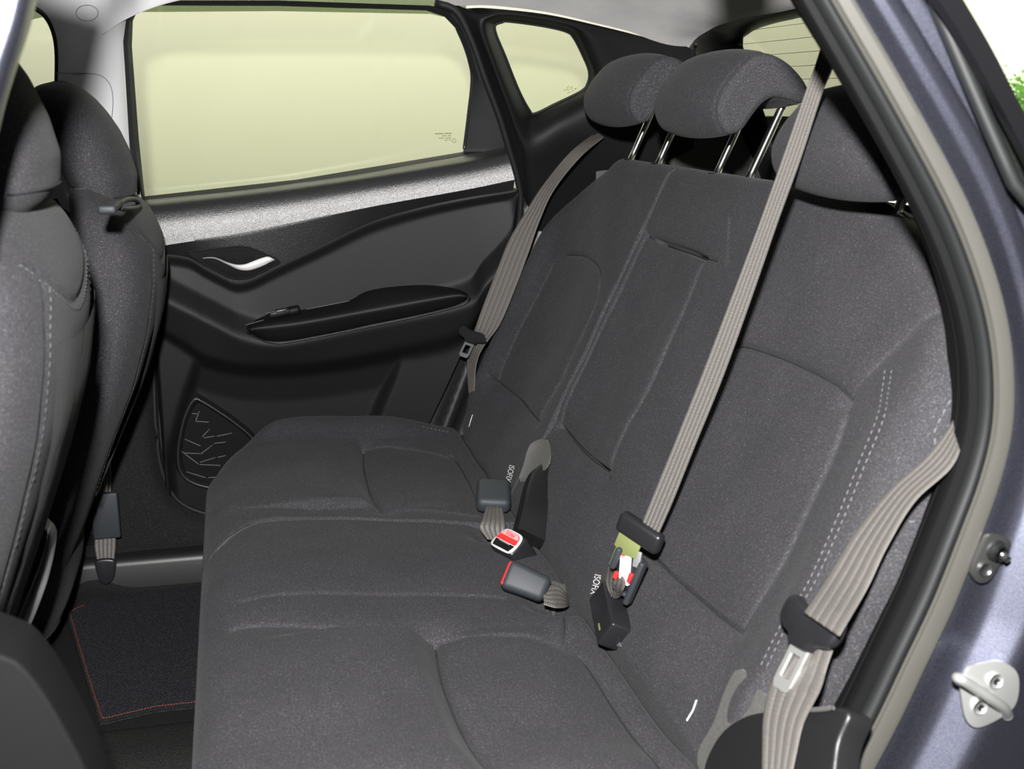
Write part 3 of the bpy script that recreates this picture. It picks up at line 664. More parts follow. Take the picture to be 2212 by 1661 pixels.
# roof rail above the doorway
rl = spl([tuple(pth[0]), (.40, YN, 1.265), (.30, YN, 1.30), (.10, YN, 1.318), (-.05, YN, 1.312), tuple(bp_[0])], 50)
sweep('roof_rail', rl, [(-.01, -.10), (0, -.03), (0, 0), (.03, .012), (.06, .0)], 'paint', near, NQ, np.array([0, 0, 1.0]), sharp=60)
# latch striker and door switch on the jamb
JY = -.854
st = thing('door_striker', 'zinc steel latch striker bolted to the painted door jamb', 'latch', YP((2140, 1560), JY))
def jm(p, o=0): return YP(p, JY-o)
slab('plate', [jm(p, .0) for p in spl([(2087, 1440), (2110, 1432), (2155, 1425), (2190, 1445), (2197, 1480), (2188, 1520), (2160, 1545), (2110, 1568), (2085, 1555), (2074, 1510), (2072, 1470)], 50, True)], .004, NQ, 'steel', st, .001)
tube('loop', spl([jm((2176, 1545), .003), jm((2168, 1528), .016), jm((2140, 1508), .022), (jm((2105, 1485), .022)), jm((2070, 1464), .020), jm((2072, 1470), .004)], 40), .0052, 'steel', st, n=12)
for p in ((2147, 1468), (2113, 1524)):
    c = jm(p, .004); tube('bolt', lin([c, c+NQ*.004], 3), .0075, 'steel', st, n=18); tube('bolt_socket', lin([c+NQ*.0035, c+NQ*.0046], 3), .0035, 'darksteel', st, n=12)
ds = thing('door_light_switch', 'small dark metal plunger switch on the jamb beside the seal', 'switch', YP((2125, 1255), JY+.022))
def js(p, o=0): return YP(p, JY+.022-o)
slab('bracket', [js(p) for p in spl([(2128, 1148), (2150, 1150), (2172, 1160), (2176, 1175), (2150, 1220), (2130, 1250), (2108, 1255), (2093, 1240), (2092, 1222), (2110, 1180), (2122, 1155)], 40, True)], .006, NQ, 'darksteel', ds, .0015)
c = js((2152, 1190), .006); tube('plunger_boot', lin([c, c+NQ*.010], 4), np.array([.011, .010, .009, .007]), 'rubber', ds, n=18); tube('plunger', lin([c+NQ*.008, c+NQ*.016+np.array([.002, 0, -.003])], 3), .0035, 'darksteel', ds, n=12)
c = js((2124, 1228), .006); tube('bolt', lin([c, c+NQ*.004], 3), .0065, 'darksteel', ds, n=16)
# unseen dark panel added to keep hall light out of the cabin front
grid('light_block', np.array([[(-1.30+.1*z, y, z) for z in np.linspace(-.05, .85, 8)] for y in np.linspace(.86, -.86, 8)]), 'softplastic', None, kind='structure').name = 'wall_light_block'
# tree outside the hall
tc_ = YP((2235, 232), 5.6)
tr = thing('tree', 'leafy green tree outdoors beyond the hall opening', 'tree', (tc_[0], 5.6, GZ))
tube('trunk', lin([(tc_[0], 5.6, GZ), (tc_[0]+.05, 5.6, 1.0)], 6), np.linspace(.10, .05, 6), 'bark', tr)
V = []; Fc = []
for i in range(2600):
    c = tc_+np.random.normal(0, 1, 3)*np.array([.13, .14, .11]); u = np.random.normal(0, 1, 3); u /= np.linalg.norm(u); v = np.cross(u, np.random.normal(0, 1, 3)); v /= np.linalg.norm(v)
    j = len(V); V += [c-u*.022, c+v*.009, c+u*.022, c-v*.009]; Fc.append([j, j+1, j+2, j+3])
lf = mk('foliage', V, Fc, 'leaf', tr, False); lf['kind'] = 'stuff'

# ================================================================== REAR BENCH
def groove(A, Bc, gs):
    off = np.zeros(A.shape)
    for poly, dep, w, pd, pw in gs:
        d = dpoly(A, Bc, poly)
        off -= 1.25*dep*np.exp(-(d/(w*.72))**2)
        if pd: off -= pd*np.exp(-(d/pw)**1.3)
    return off
def roll(e, R): 
    k = np.clip(1-e/R, 0, 1); return R*(1-np.sqrt(np.clip(1-k*k, 0, 1)))

# ---- backrest, in (height s, across y) of the backrest plane
SR = spl([Bsy(p) for p in [(1215, 547), (1250, 548), (1275, 560), (1290, 580), (1293, 600)]], 24)
g_far = [
 (np.vstack([[(.15, .335)], [(.25, .295)], [(.40, .300)], SR[::-1], [(.43, .645)], [(.31, .660)], [(.15, .665)]]), .0042, .0032, .004, .018),
 (spl([(.147, .70), (.152, .50), (.149, .318)], 16), .006, .0035, .006, .02),
]
NR = spl([Bsy(p) for p in [(1562, 765), (1575, 747), (1600, 743), (1680, 769), (1760, 806), (1802, 833), (1817, 862)]], 30)
NR2 = spl([Bsy(p) for p in [(1817, 862), (1815, 900), (1780, 1000), (1700, 1180), (1625, 1305), (1580, 1360)]], 30)
g_near = [
 (NR, .006, .0035, .006, .016),
 (NR2, .004, .005, .004, .022),
 (spl([NR[0], (.30, -.275), (.135, -.285)], 12), .0042, .0035, .004, .018),
 (spl([Bsy(p) for p in [(1380, 1180), (1430, 1235), (1480, 1280), (1530, 1322), (1580, 1360)]], 16), .008, .004, .008, .022),
 (spl([Bsy(p) for p in [(1817, 862), (1860, 822), (1905, 780), (1990, 700), (2040, 660)]], 12), .0035, .0028, .003, .012),
 # middle seat
 (spl([Bsy(p) for p in [(1392, 505), (1405, 513), (1470, 534), (1515, 553), (1545, 562)]], 14), .004, .003, .003, .012),
 (spl([Bsy(p) for p in [(1408, 514), (1470, 534), (1513, 553)]], 14), .022, .0042, .004, .012),
 (spl([Bsy(p) for p in [(1392, 505), (1340, 620), (1280, 740), (1230, 850), (1198, 915)]], 14), .005, .0045, .004, .014),
 (spl([Bsy(p) for p in [(1515, 555), (1460, 698), (1400, 828), (1350, 920), (1302, 1015)]], 14), .005, .0045, .004, .014),
 (spl([Bsy(p) for p in [(1198, 915), (1225, 950), (1260, 985), (1302, 1015)]], 14), .016, .0048, .010, .020),
 (spl([Bsy(p) for p in [(1575, 470), (1573, 520), (1572, 575)]], 8), .0025, .003, 0, 1),
 (spl([Bsy(p) for p in [(1302, 1015), (1315, 1035)]], 4), .004, .003, 0, 1),
]
def YRn(s): return np.interp(s, [-.06, 0, .1, .3, .45, .50, .54, .58, .62, .65, .668, .69], [-.70, -.715, -.745, -.775, -.778, -.765, -.735, -.690, -.625, -.56, -.50, -.40])
def YRf(s): return np.interp(s, [-.06, 0, .1, .3, .45, .50, .54, .58, .62, .65, .668, .69], [.72, .735, .77, .80, .80, .79, .77, .735, .69, .64, .60, .55])
SPLIT = .238
OFFS = {}
def backrest(name, yl, yr, gs, rl, rr, bol, m, parent, skirt=.11):
    s0 = np.arange(-.06, .6885, .0026)
    pl = np.stack([s0, yl(s0)], 1)[::6]; pr = np.stack([s0, yr(s0)], 1)[::6]
    def offset(Sg, Yg):
        off = groove(Sg, Yg, gs)
        off = off-roll(dpoly(Sg, Yg, pl), rl)-roll(dpoly(Sg, Yg, pr), rr)-roll(.690-Sg, .035)+bol(Sg, Yg)-.020*sstep(.022, -.02, Sg)
        return off+.0012*np.sin(Sg*37+Yg*11)*np.sin(Yg*29-Sg*7)      # waviness of the stuffed cover
    OFFS[parent, 'b'] = offset
    s = np.arange(-.06, .6885, .0026); nv = int((yl(.3)-yr(.3))/.0027)+1
    v = np.linspace(0, 1, nv)
    Sg = np.repeat(s[:, None], nv, 1); YL = yl(s)[:, None]; YR = yr(s)[:, None]; Yg = YL+(YR-YL)*v[None]
    off = offset(Sg, Yg)
    P = B0+Sg[..., None]*BD+Yg[..., None]*EY+off[..., None]*BN
    P = np.pad(P, ((1, 1), (1, 1), (0, 0)), mode='edge')
    ring = np.zeros(P.shape[:2]); ring[0] = ring[-1] = 1; ring[:, 0] = ring[:, -1] = 1
    P = P-ring[..., None]*BN*skirt
    return grid(name, P, m, parent)
def bol_near(s, y):
    o = .022*np.exp(-((y+.71)/.055)**2)*sstep(.02, .12, s)*sstep(.62, .45, s)
    o -= .010*np.exp(-((y+.43)/.16)**2)*sstep(.03, .15, s)*sstep(.5, .4, s)          # hollow of the near seat
    o += .010*sstep(.10, .16, np.abs(y-.075))*0
    o -= .018*np.exp(-((y-.075)/.11)**4)*sstep(.168, .176, s)*sstep(.555, .545, s)*.5   # armrest panel set back
    o += .012*sstep(.17, .05, s)
    return o
def bol_far(s, y):
    o = .022*np.exp(-((y-.74)/.05)**2)*sstep(.02, .12, s)*sstep(.62, .45, s)
    o -= .010*np.exp(-((y-.49)/.14)**2)*sstep(.03, .15, s)*sstep(.5, .4, s)
    o += .010*sstep(.15, .05, s)
    return o
bench_n = thing('rear_bench_section', 'wide charcoal bench section with middle and near rear seats', 'car seat', (.25, -.25, .05), 'rear bench sections')
bench_f = thing('rear_bench_section', 'narrow charcoal bench section beside the far rear door', 'car seat', (.25, .50, .05), 'rear bench sections')
bk_n = backrest('backrest', lambda s: np.full(np.shape(s), SPLIT-.003), YRn, g_near, .008, .045, bol_near, 'fabric', bench_n)
bk_f = backrest('backrest', YRf, lambda s: np.full(np.shape(s), SPLIT+.003), g_far, .045, .006, bol_far, 'fabric', bench_f)

# ---- cushions, in (depth s, across y) of the cushion plane
SPC = spl([(-.06, .085), (-.03, .09), (-.012, .115), (.013, .160), (.055, .192), (.15, .196), (.31, .176), (.41, .150), (.60, .13)], 60)
def ysplit(s): return np.interp(s, SPC[:, 0], SPC[:, 1])
kf = [
 (spl([Ksy(p) for p in [(785, 965), (787, 1000), (800, 1050), (815, 1078), (832, 1092)]], 16), .008, .0042, .012, .030),
 (spl([Ksy(p) for p in [(785, 965), (880, 972), (980, 985)]], 10), .0028, .004, .003, .018),
 (spl([Ksy(p) for p in [(975, 980), (992, 1000), (1015, 1040), (1035, 1090)]], 10), .004, .004, .005, .02),
 (spl([Ksy(p) for p in [(980, 985), (985, 970), (1000, 955)]], 6), .003, .003, 0, 1),
 (spl([Ksy(p) for p in [(500, 1094), (700, 1098), (832, 1093), (1035, 1110)]], 10), .0025, .006, .004, .03),
]
kn = [
 (spl([Ksy(p) for p in [(520, 1300), (560, 1290), (700, 1283), (1000, 1285), (1090, 1290)]], 12), .0022, .005, .002, .02),
 (spl([Ksy(p) for p in [(500, 1352), (560, 1344), (700, 1350), (920, 1361), (1080, 1370), (1215, 1374)]], 14), .003, .006, .006, .025),
 (spl([Ksy(p) for p in [(942, 1365), (948, 1410), (960, 1460), (990, 1530), (1030, 1610), (1075, 1690)]], 18), .010, .0045, .015, .034),
 (spl([Ksy(p) for p in [(1215, 1374), (1245, 1395), (1275, 1425), (1330, 1510), (1400, 1620), (1440, 1690)]], 18), .007, .0045, .012, .030),
 (spl([Ksy(p) for p in [(1213, 1310), (1220, 1340), (1217, 1374)]], 8), .004, .003, 0, 1),
]
def cushion(name, yl, yr, gs, rl, rr, extra, m, parent):
    s = np.arange(-.050, .600, .0026); nv = int((yl(np.array([.3]))[0]-yr(np.array([.3]))[0])/.0027)+1
    v = np.linspace(0, 1, nv); Sg = np.repeat(s[:, None], nv, 1); YL = yl(s)[:, None]; YR = yr(s)[:, None]; Yg = YL+(YR-YL)*v[None]
    pl = np.stack([s, yl(s)], 1)[::6]; pr = np.stack([s, yr(s)], 1)[::6]
    def offset(Sg, Yg):
        off = groove(Sg, Yg, gs)-roll(dpoly(Sg, Yg, pl), rl)-roll(dpoly(Sg, Yg, pr), rr)-roll(Sg+.050, .062)+extra(Sg, Yg)
        off = off-.030*sstep(.484, .520, Sg)-.40*np.clip(Sg-.515, 0, 1)        # rolls down into the crease and dives under the backrest
        return off+.0012*np.sin(Sg*31+Yg*13)*np.sin(Yg*23-Sg*9)
    OFFS[parent, 'c'] = offset
    off = offset(Sg, Yg)
    P = C0+Sg[..., None]*CD+Yg[..., None]*EY+off[..., None]*CN
    P = np.pad(P, ((2, 1), (1, 1), (0, 0)), mode='edge')
    ring = np.zeros(P.shape[:2]); ring[0] = 1; ring[1] = .35; ring[-1] = 1; ring[:, 0] = ring[:, -1] = 1
    P = P-ring[..., None]*np.array([-.03, 0, 1.0])*.235
    return grid(name, P, m, parent)
def onback(ps, par, lift=0):
    """photo points dropped onto the stuffed surface of a backrest"""
    out = []
    for p in ps:
        off = 0.
        for _ in range(5):
            sy = Bsy(p, off); off = float(OFFS[par, 'b'](np.array([sy[0]]), np.array([sy[1]]))[0])
        out.append(Bpt(sy[0], sy[1], off+lift))
    return np.array(out)
def oncush(ps, par, lift=0):
    out = []
    for p in ps:
        off = 0.
        for _ in range(5):
            sy = Ksy(p, off); off = float(OFFS[par, 'c'](np.array([sy[0]]), np.array([sy[1]]))[0])
        out.append(Kpt(sy[0], sy[1], off+lift))
    return np.array(out)
def dim(s, y, c, r, d): return -d*np.exp(-(((s-c[0])/r[0])**2+((y-c[1])/r[1])**2)**1.6)
def arcstep(s, y, pts, d, wf, y0, y1):
    """front panel swells and rolls down to a curved seam, the panel behind starts lower"""
    q = np.array(sorted([(b_, a) for a, b_ in pts])); sa = np.interp(y, q[:, 0], q[:, 1]); e = s-sa
    m = sstep(y0, y0+.03, y)*sstep(y1, y1-.03, y)
    return m*d*np.where(e < 0, sstep(0, -wf, e)*sstep(-.26, -.10, e), .25*sstep(0, wf*1.2, e)*sstep(.20, .12, e))
AN = [Ksy(p) for p in [(942, 1365), (948, 1410), (960, 1460), (990, 1530), (1030, 1610), (1075, 1690)]]
AF = [Ksy(p) for p in [(785, 965), (787, 1000), (800, 1050), (815, 1078), (832, 1092)]]
def ex_n(s, y):
    o = .016*np.exp(-((y+.66)/.07)**2)*sstep(-.05, .05, s)
    o += .010*np.exp(-((y+.45)/.18)**2)*np.exp(-((s-.08)/.12)**2)
    o += dim(s, y, Ksy((1205, 1292)), (.050, .045), .030)+dim(s, y, Ksy((1085, 1150)), (.05, .045), .030)
    o += .006*np.exp(-((y+.03)/.10)**2)
    o += arcstep(s, y, AN, .022, .040, -.74, -.262)
    return o
def ex_f(s, y):
    o = .034*np.exp(-((y-.74)/.08)**2)*sstep(-.06, .10, s)*sstep(.56, .30, s)
    o += .006*np.exp(-((y-.45)/.18)**2)*np.exp(-((s-.1)/.12)**2)
    o += arcstep(s, y, AF, .016, .036, .235, .66)
    return o
def YLf(s): return np.interp(s, [-.05, -.03, 0, .04, .08, .13, .20, .40, .60], [.52, .575, .645, .715, .76, .79, .805, .80, .77])
def YRk(s): return np.interp(s, [-.05, -.03, 0, .04, .08, .13, .20, .40, .60], [-.56, -.60, -.66, -.715, -.75, -.77, -.78, -.78, -.76])
cu_n = cushion('cushion', lambda s: ysplit(s)-.0025, YRk, kn, .012, .05, ex_n, 'fabric', bench_n)
cu_f = cushion('cushion', YLf, lambda s: ysplit(s)+.0025, kf, .050, .006, ex_f, 'fabric', bench_f)

# sewn seams lying in the grooves, and the pale piping on the split edge
for par, kind_, gs, f in ((bench_n, 'b', g_near, Bpt), (bench_f, 'b', g_far, Bpt), (bench_n, 'c', kn, Kpt), (bench_f, 'c', kf, Kpt)):
    for poly, dep, w_, pd_, pw_ in gs:
        if dep < .0034: continue
        q = lin(poly, 50); o = OFFS[par, kind_](q[:, 0], q[:, 1])
        tube('seam', np.array([f(a, b_, c_+.0006+.55*dep) for (a, b_), c_ in zip(q, o)]), .0013 if kind_ == 'c' else .0011, 'darkthread', par, n=6, up=BN if kind_ == 'b' else CN)
q = np.array([(a, b_-.006) for a, b_ in SPC if -.03 < a < .12]); o = OFFS[bench_n, 'c'](q[:, 0], q[:, 1])
tube('piping', np.array([Kpt(a, b_, c_+.0003) for (a, b_), c_ in zip(q, o)]), np.interp(np.linspace(0, 1, len(q)), [0, .15, .5, 1], [.0015, .003, .0022, .0006]), 'greyfelt', bench_n, n=8, up=CN)
# shadow where cushion meets backrest, put in as a dark tube
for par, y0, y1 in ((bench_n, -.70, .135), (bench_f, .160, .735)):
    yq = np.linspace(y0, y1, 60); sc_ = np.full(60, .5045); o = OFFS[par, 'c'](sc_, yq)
    tube('crease_shade', np.array([Kpt(a, b_, c_+.004) for a, b_, c_ in zip(sc_, yq, o)]), .0042, 'darkthread', par, n=8, up=CN)
# stitching on the bench
for dx in (0, 14):
    px = spl([(1912, 800), (1905, 850), (1895, 905), (1850, 1015), (1810, 1115), (1745, 1260), (1690, 1345), (1640, 1445)], 60)+np.array([dx, 0])
    stitches('stitching', onback(px, bench_n), BN, 'thread', bench_n, .0085, .0045, .0006, .0004)
stitches('stitching', onback(spl([(2072, 800), (2050, 870), (2020, 950), (1985, 1040), (1950, 1130)], 40), bench_n), BN, 'thread', bench_n, .0105, .005, .0007, .0005)
stitches('stitching', oncush(spl([(590, 912), (640, 902), (700, 899), (800, 905), (900, 920), (970, 934)], 60), bench_f), CN, 'thread', bench_f, .009, .0045, .0007, .0005)
# bright tack stitches at the bottom corners of both outer backrests
tube('tack_stitch', onback(lin([(1505, 1512), (1497, 1535), (1484, 1556)], 8), bench_n), .0012, 'white', bench_n, n=6)
tube('tack_stitch', onback(lin([(1021, 896), (1017, 908), (1013, 922)], 8), bench_f), .0010, 'white', bench_f, n=6)
# anchor-point tags
def tag(par, p0, p1, hh):
    o = textmesh('anchor_tag', 'ISOFIX', 'label', par, (0, 0, 0), (1, 0, 0), (0, 1, 0), .1, 0)
    V = np.array([v.co for v in o.data.vertices])/S+BASE[par]; lo, hi = V.min(0), V.max(0); f = (V-lo)/np.maximum(hi-lo, 1e-9)
    px = np.array([np.array(p0)+(np.array(p1)-np.array(p0))*a+np.array([1, .25])*hh*(2*b_-1) for a, b_ in f[:, :2]])
    Q = onback(px, par, .0008)
    for v, q in zip(o.data.vertices, Q): v.co = (q-BASE[par])*S
tag(bench_n, (1293, 1242), (1283, 1285), 7.0)
tag(bench_f, (1107, 1006), (1098, 1041), 6.0)
# pull slot lining of the folding middle armrest is part of the backrest; plastic side hinge covers below
def hinge(name, pa, off, parent):
    P3 = [BP(p, off) for p in pa]; return slab(name, P3, .03, -BN, 'plastic', parent, .006, 3)
# plastic hinge arm between the far and middle backrests
arm = spl([BP(p, o) for p, o in [((1190, 1000), -.012), ((1168, 1012), .012), ((1148, 1030), .030), ((1136, 1060), .042), ((1127, 1100), .052), ((1114, 1152), .058)]], 30)
P_, T_, U_, R_ = frames(arm, BN)
pr = np.array([(-.018, -.05), (-.018, -.004), (-.014, .003), (0, .006), (.010, .003), (.014, -.004), (.014, -.05)])
G = arm[:, None]+pr[None, :, 0, None]*R_[:, None]+pr[None, :, 1, None]*U_[:, None]
grid('hinge_cover', G, 'plastic', bench_f, caps=True, sharp=40)
slab('felt_flap', [BP(p, .018) for p in spl([(1180, 950), (1150, 955), (1138, 975), (1130, 1005), (1120, 1040), (1150, 1030), (1185, 1000)], 20, True)], .004, -BN, 'greyfelt', bench_f, .001)
# near lower side: felt corner and curved plastic hinge cover
slab('felt_flap', [BP(p, .022) for p in spl([(1588, 1447), (1604, 1446), (1622, 1468), (1650, 1500), (1680, 1525), (1620, 1560), (1560, 1620), (1512, 1665), (1508, 1620), (1540, 1560), (1565, 1490)], 40, True)], .006, -BN, 'greyfelt', bench_n, .0015)
slab('hinge_cover', [BP(p, .040) for p in spl([(1512, 1740), (1516, 1670), (1530, 1625), (1556, 1582), (1592, 1553), (1640, 1537), (1735, 1531), (1830, 1530), (1810, 1600), (1760, 1740)], 60, True)], .030, -BN, 'plastic', bench_n, .011, 5, sharp=80)
tube('cover_edge', spl([BP(p, .044) for p in [(1715, 1532), (1760, 1533), (1800, 1529)]], 12), .0022, 'greyfelt', bench_n, n=8)

# ================================================================== REAR HEADRESTS
HP = np.array([(.712, 1.006), (.697, 1.022), (.692, 1.045), (.699, 1.068), (.716, 1.092), (.742, 1.116), (.770, 1.122), (.797, 1.112), (.822, 1.092), (.837, 1.072), (.838, 1.058), (.828, 1.050), (.805, 1.056), (.782, 1.058), (.763, 1.048), (.748, 1.030), (.732, 1.010)])
def headrest(label, yc, half, dX, dZ, posts, group, tilt=0):
    prof = spl(HP, 72, True)
    prof = prof+np.array([dX, dZ])
    T = np.roll(prof, -1, 0)-np.roll(prof, 1, 0); T /= np.linalg.norm(T, axis=1)[:, None]
    Nn = np.stack([T[:, 1], -T[:, 0]], 1)
    c = prof.mean(0)
    if np.mean(np.sum(Nn*(prof-c), 1)) < 0: Nn = -Nn
    pz = prof[:, 1].min()
    t = thing('headrest', label, 'headrest', (c[0], yc, pz), group)
    ks = np.concatenate([np.linspace(-1, -.9, 3), -np.cos(np.linspace(.45, math.pi-.45, 26)), np.linspace(.9, 1, 3)])
    ks = np.sin(np.linspace(-1, 1, 61)*math.pi/2)*.5+np.linspace(-1, 1, 61)*.5
    rings = []
    for k in ks:
        e = (1-abs(k))*half; R = .018
        ins = .011*(1-math.sqrt(max(0, 1-max(0, 1-e/R)**2)))
        y = yc+k*half
        # piped seam a little in from each end
        d = abs(e-.013); ins += .0030*math.exp(-(d/.0022)**2)
        bul = .010*(1-k*k)
        pts = prof-Nn*ins+np.where(Nn[:, :1] < 0, Nn*bul, 0)
        rings.append(np.stack([pts[:, 0], np.full(72, y), pts[:, 1]], 1))
    pad = grid('pad', np.array(rings), 'fabric', t, cv=True, caps=True, flip=True, sharp=45)
    k = 1-.020/half
    path = np.stack([(prof-Nn*.0035)[:, 0]-0, np.full(72, yc-half*k), (prof-Nn*.0035)[:, 1]], 1)
    n3 = np.stack([Nn[:, 0], np.full(72, -.6), Nn[:, 1]], 1)
    # stitch row following the side seam on the end facing the door opening
    path = np.stack([(prof-Nn*.016)[:, 0], np.full(72, yc-half-.0006), (prof-Nn*.016)[:, 1]], 1)
    sel = slice(2, 38)
    for sg in (-1, 1):
        yq = yc+sg*(half-.013); tube('side_seam', np.stack([(prof-Nn*.0035)[:, 0], np.full(72, yq), (prof-Nn*.0035)[:, 1]], 1), .0016, 'darkthread', pad, n=6, up=(0, 1, 0), closed=True)
    pp = np.stack([(prof-Nn*.0150)[:, 0], np.full(72, yc-half-.0004), (prof-Nn*.0150)[:, 1]], 1)
    stitches('stitching', pp[0:34], (0, -1, 0), 'darkthread', pad, .0085, .0052, .0010, .0006)
    for p, top in posts:
        a = XP(p, .782)-BD*.012
        L_ = (top-a[2])/BD[2]
        b = a+(BD+np.array([-.02, 0, 0]))*L_
        tube('post', lin([a, b], 6), .0062, 'chrome', t, n=18)
        rbox('post_guide', a+BD*.010, BD, EY, BN, (.003, .014, .010), 'smooth', t, bevel=.003)
    return t
headrest('far rear headrest, beside the small quarter window', .425, .148, .004, .010, [((1362, 346), 1.06), ((1421, 356), 1.06)], 'rear headrests')
headrest('middle rear headrest, raised on two long chrome posts', .025, .140, .004, .002, [((1547, 379), 1.06), ((1613, 397), 1.07)], 'rear headrests')
headrest('near rear headrest crossed by a seat belt, half in shadow', -.475, .145, -.018, -.052, [((1830, 443), 1.02), ((1935, 463), 1.02)], 'rear headrests')
# ================================================================== FRONT SEATS
def seat_shell(zs, xr, dep, hw, yc, n=120, ex=3.2, nz=150, exr=2.4, sm=3.5):
    """horizontal superellipse rings: rear face at xr, thickness dep, half width hw"""
    z = np.linspace(zs[0], zs[-1], nz)
    f = lambda v: gsm(np.interp(z, zs, v)[:, None], sm, 0)[:, 0]
    XR, DP, HW = f(xr), f(dep), f(hw)
    a = np.linspace(0, 2*math.pi, n, endpoint=False); c, s = np.cos(a), np.sin(a)
    e = np.where(c > 0, 2/exr, 2/ex)
    ux = np.sign(c)*np.abs(c)**e; uy = np.sign(s)*np.abs(s)**(2/ex)
    P = np.zeros((nz, n, 3))
    P[..., 0] = (XR-DP/2)[:, None]+(DP/2)[:, None]*ux[None]; P[..., 1] = yc+HW[:, None]*uy[None]; P[..., 2] = z[:, None]
    return P, ux, uy
def carve(P, lines, yc):
    """press seams into the rear face of a shell; lines in (y, z)"""
    m = P[..., 0] > P[..., 0].mean(1)[:, None]
    for poly, d, w in lines:
        D = dpoly(P[..., 1], P[..., 2], poly); P[..., 0] -= np.where(m, d*np.exp(-(D/w)**2), 0)
    return P
BZ = [.20, .30, .40, .50, .60, .70, .78, .84, .885, .915, .935, .945]
BXR = [-.345, -.300, -.262, -.222, -.180, -.146, -.130, -.131, -.148, -.172, -.205, -.235]
BDp = [.10, .12, .13, .135, .14, .14, .14, .135, .120, .100, .070, .03]
BHW = [.21, .235, .25, .262, .268, .268, .265, .255, .235, .210, .175, .12]
HZ = [.905, .915, .93, .96, 1.0, 1.04, 1.07, 1.092, 1.108, 1.118, 1.123]
HXR = [-.190, -.178, -.168, -.165, -.174, -.190, -.208, -.225, -.242, -.258, -.275]
HDp = [.05, .08, .10, .118, .126, .126, .118, .104, .082, .055, .006]
HHW = [.10, .125, .138, .146, .150, .146, .134, .116, .092, .062, .008]
def rearpt(P, y, z, lift=0):
    i = np.argmin(np.abs(P[:, 0, 2]-z)); row = P[i]; r = row[row[:, 0] > row[:, 0].mean()]
    r = r[np.argsort(r[:, 1])]; return np.array([np.interp(y, r[:, 1], r[:, 0])+lift, y, z])
def front_seat(label, hlabel, yc, far, dx=0, dz=0, hdx=0):
    t = thing('bucket_seat', label, 'car seat', (-.40, yc, .04), 'front seats')
    P, ux, uy = seat_shell(np.array(BZ)+dz*np.clip((np.array(BZ)-.2)/.4, 0, 1), np.array(BXR)+dx, BDp, BHW, yc, 240, nz=220)
    sy = -1
    seams = [
        (spl([(yc-.20, .885), (yc-.11, .832), (yc, .805), (yc+.11, .832), (yc+.20, .885)], 30), .0035, .0035),
        (spl([(yc+.155, .855), (yc+.178, .78), (yc+.170, .65), (yc+.15, .52), (yc+.12, .40), (yc+.10, .30)], 30), .0035, .0035),
        (spl([(yc-.155, .855), (yc-.178, .78), (yc-.170, .65), (yc-.15, .52), (yc-.12, .40), (yc-.10, .30)], 30), .0035, .0035),
        (spl([(yc+.150, .60), (yc+.18, .602), (yc+.215, .618)], 10), .003, .003),
    ]
    seams = [(q+np.array([0, dz]), a_, b_) for q, a_, b_ in seams]
    carve(P, seams, yc)
    back = grid('backrest', P, 'fabric', t, cv=True, caps=True)
    for sg in (1, -1):
        st = np.array([rearpt(P, yc+sg*y, z+dz, .0005) for y, z in spl([(.145, .84), (.170, .78), (.162, .65), (.146, .52), (.112, .40)], 60)])
        stitches('stitching', st, (1, 0, .2), 'thread', back, .009, .005, .0006, .0004)
    st = np.array([rearpt(P, yc+y, z+dz, .0005) for y, z in spl([(-.185, .868), (-.105, .822), (0, .796), (.105, .822), (.185, .868)], 60)])
    stitches('stitching', st, (1, 0, .2), 'thread', back, .009, .005, .0005, .0004)
    # map pocket with its elastic hem
    pz = spl([(-.17, .79), (0, .775), (.17, .79)], 30); 
    zz = np.linspace(.36, 0, 20); PK = np.zeros((30, 20, 3))
    for i, (y, z0) in enumerate(pz):
        for j in range(20):
            f = j/19; z = z0-(z0-.40)*f+dz; PK[i, j] = rearpt(P, yc+y*(1-.25*f), z, .005+.004*math.sin(math.pi*f))
    grid('map_pocket', PK, 'fabric_dark', back, flip=True)
    # lower skirt and cushion
    cP, _, _ = seat_shell([.12, .16, .24, .32, .36, .375], [-.36, -.33, -.32, -.33, -.36, -.42], [.50, .54, .56, .55, .50, .38], [.235, .25, .255, .25, .235, .19], yc, 90, 4, 40, 4)
    grid('seat_cushion', cP, 'fabric', t, cv=True, caps=True)
    rbox('seat_base', (-.60, yc, .075), (1, 0, 0), (0, 1, 0), (0, 0, 1), (.20, .20, .07), 'plastic', t, bevel=.02)
    if not far:
        # pale plastic edge of the folding-lever shield down the inner side
        c = spl(YPs([(98, 1128), (112, 1150), (104, 1200), (84, 1265), (60, 1325), (42, 1362), (30, 1380)], -.13), 40); w = np.interp(np.linspace(0, 1, 40), [0, .1, .5, .9, 1], [.001, .006, .010, .012, .004])
        a = np.linspace(0, 2*math.pi, 12, endpoint=False)
        G = c[:, None]+np.stack([np.cos(a)[None]*w[:, None], np.sin(a)[None]*.02+0*w[:, None], 0*np.cos(a)[None]*w[:, None]], -1)
        grid('side_shield', G, 'greytrim', t, cv=True, caps=True, label='pale grey plastic edge low on the seat side')
    else:
        # grab loop at the top outer corner
        q = [GPp for GPp in []]
        lp = spl([XP(p, -.158) for p in [(258, 440), (275, 431), (291, 431), (299, 438), (297, 447), (284, 450), (262, 450)]], 40, True)
        tube('release_loop', lp, .0042, 'slate', t, n=10, up=(1, 0, 0), closed=True)
        rbox('release_base', XP((238, 446), -.166), (0, 1, 0), (1, 0, 0), (0, 0, 1), (.05, .012, .006), 'slate', t, bevel=.004)
    h = thing('front_headrest', hlabel, 'headrest', (-.23, yc, .905), 'front headrests')
    Ph, _, _ = seat_shell(HZ, np.array(HXR)+dx+hdx, HDp, HHW, yc, 96, 2.4, 110, 2.1, 1.6)
    Ph[..., 2] += dz-.004
    pad = grid('pad', Ph, 'fabric', h, cv=True, caps=True)
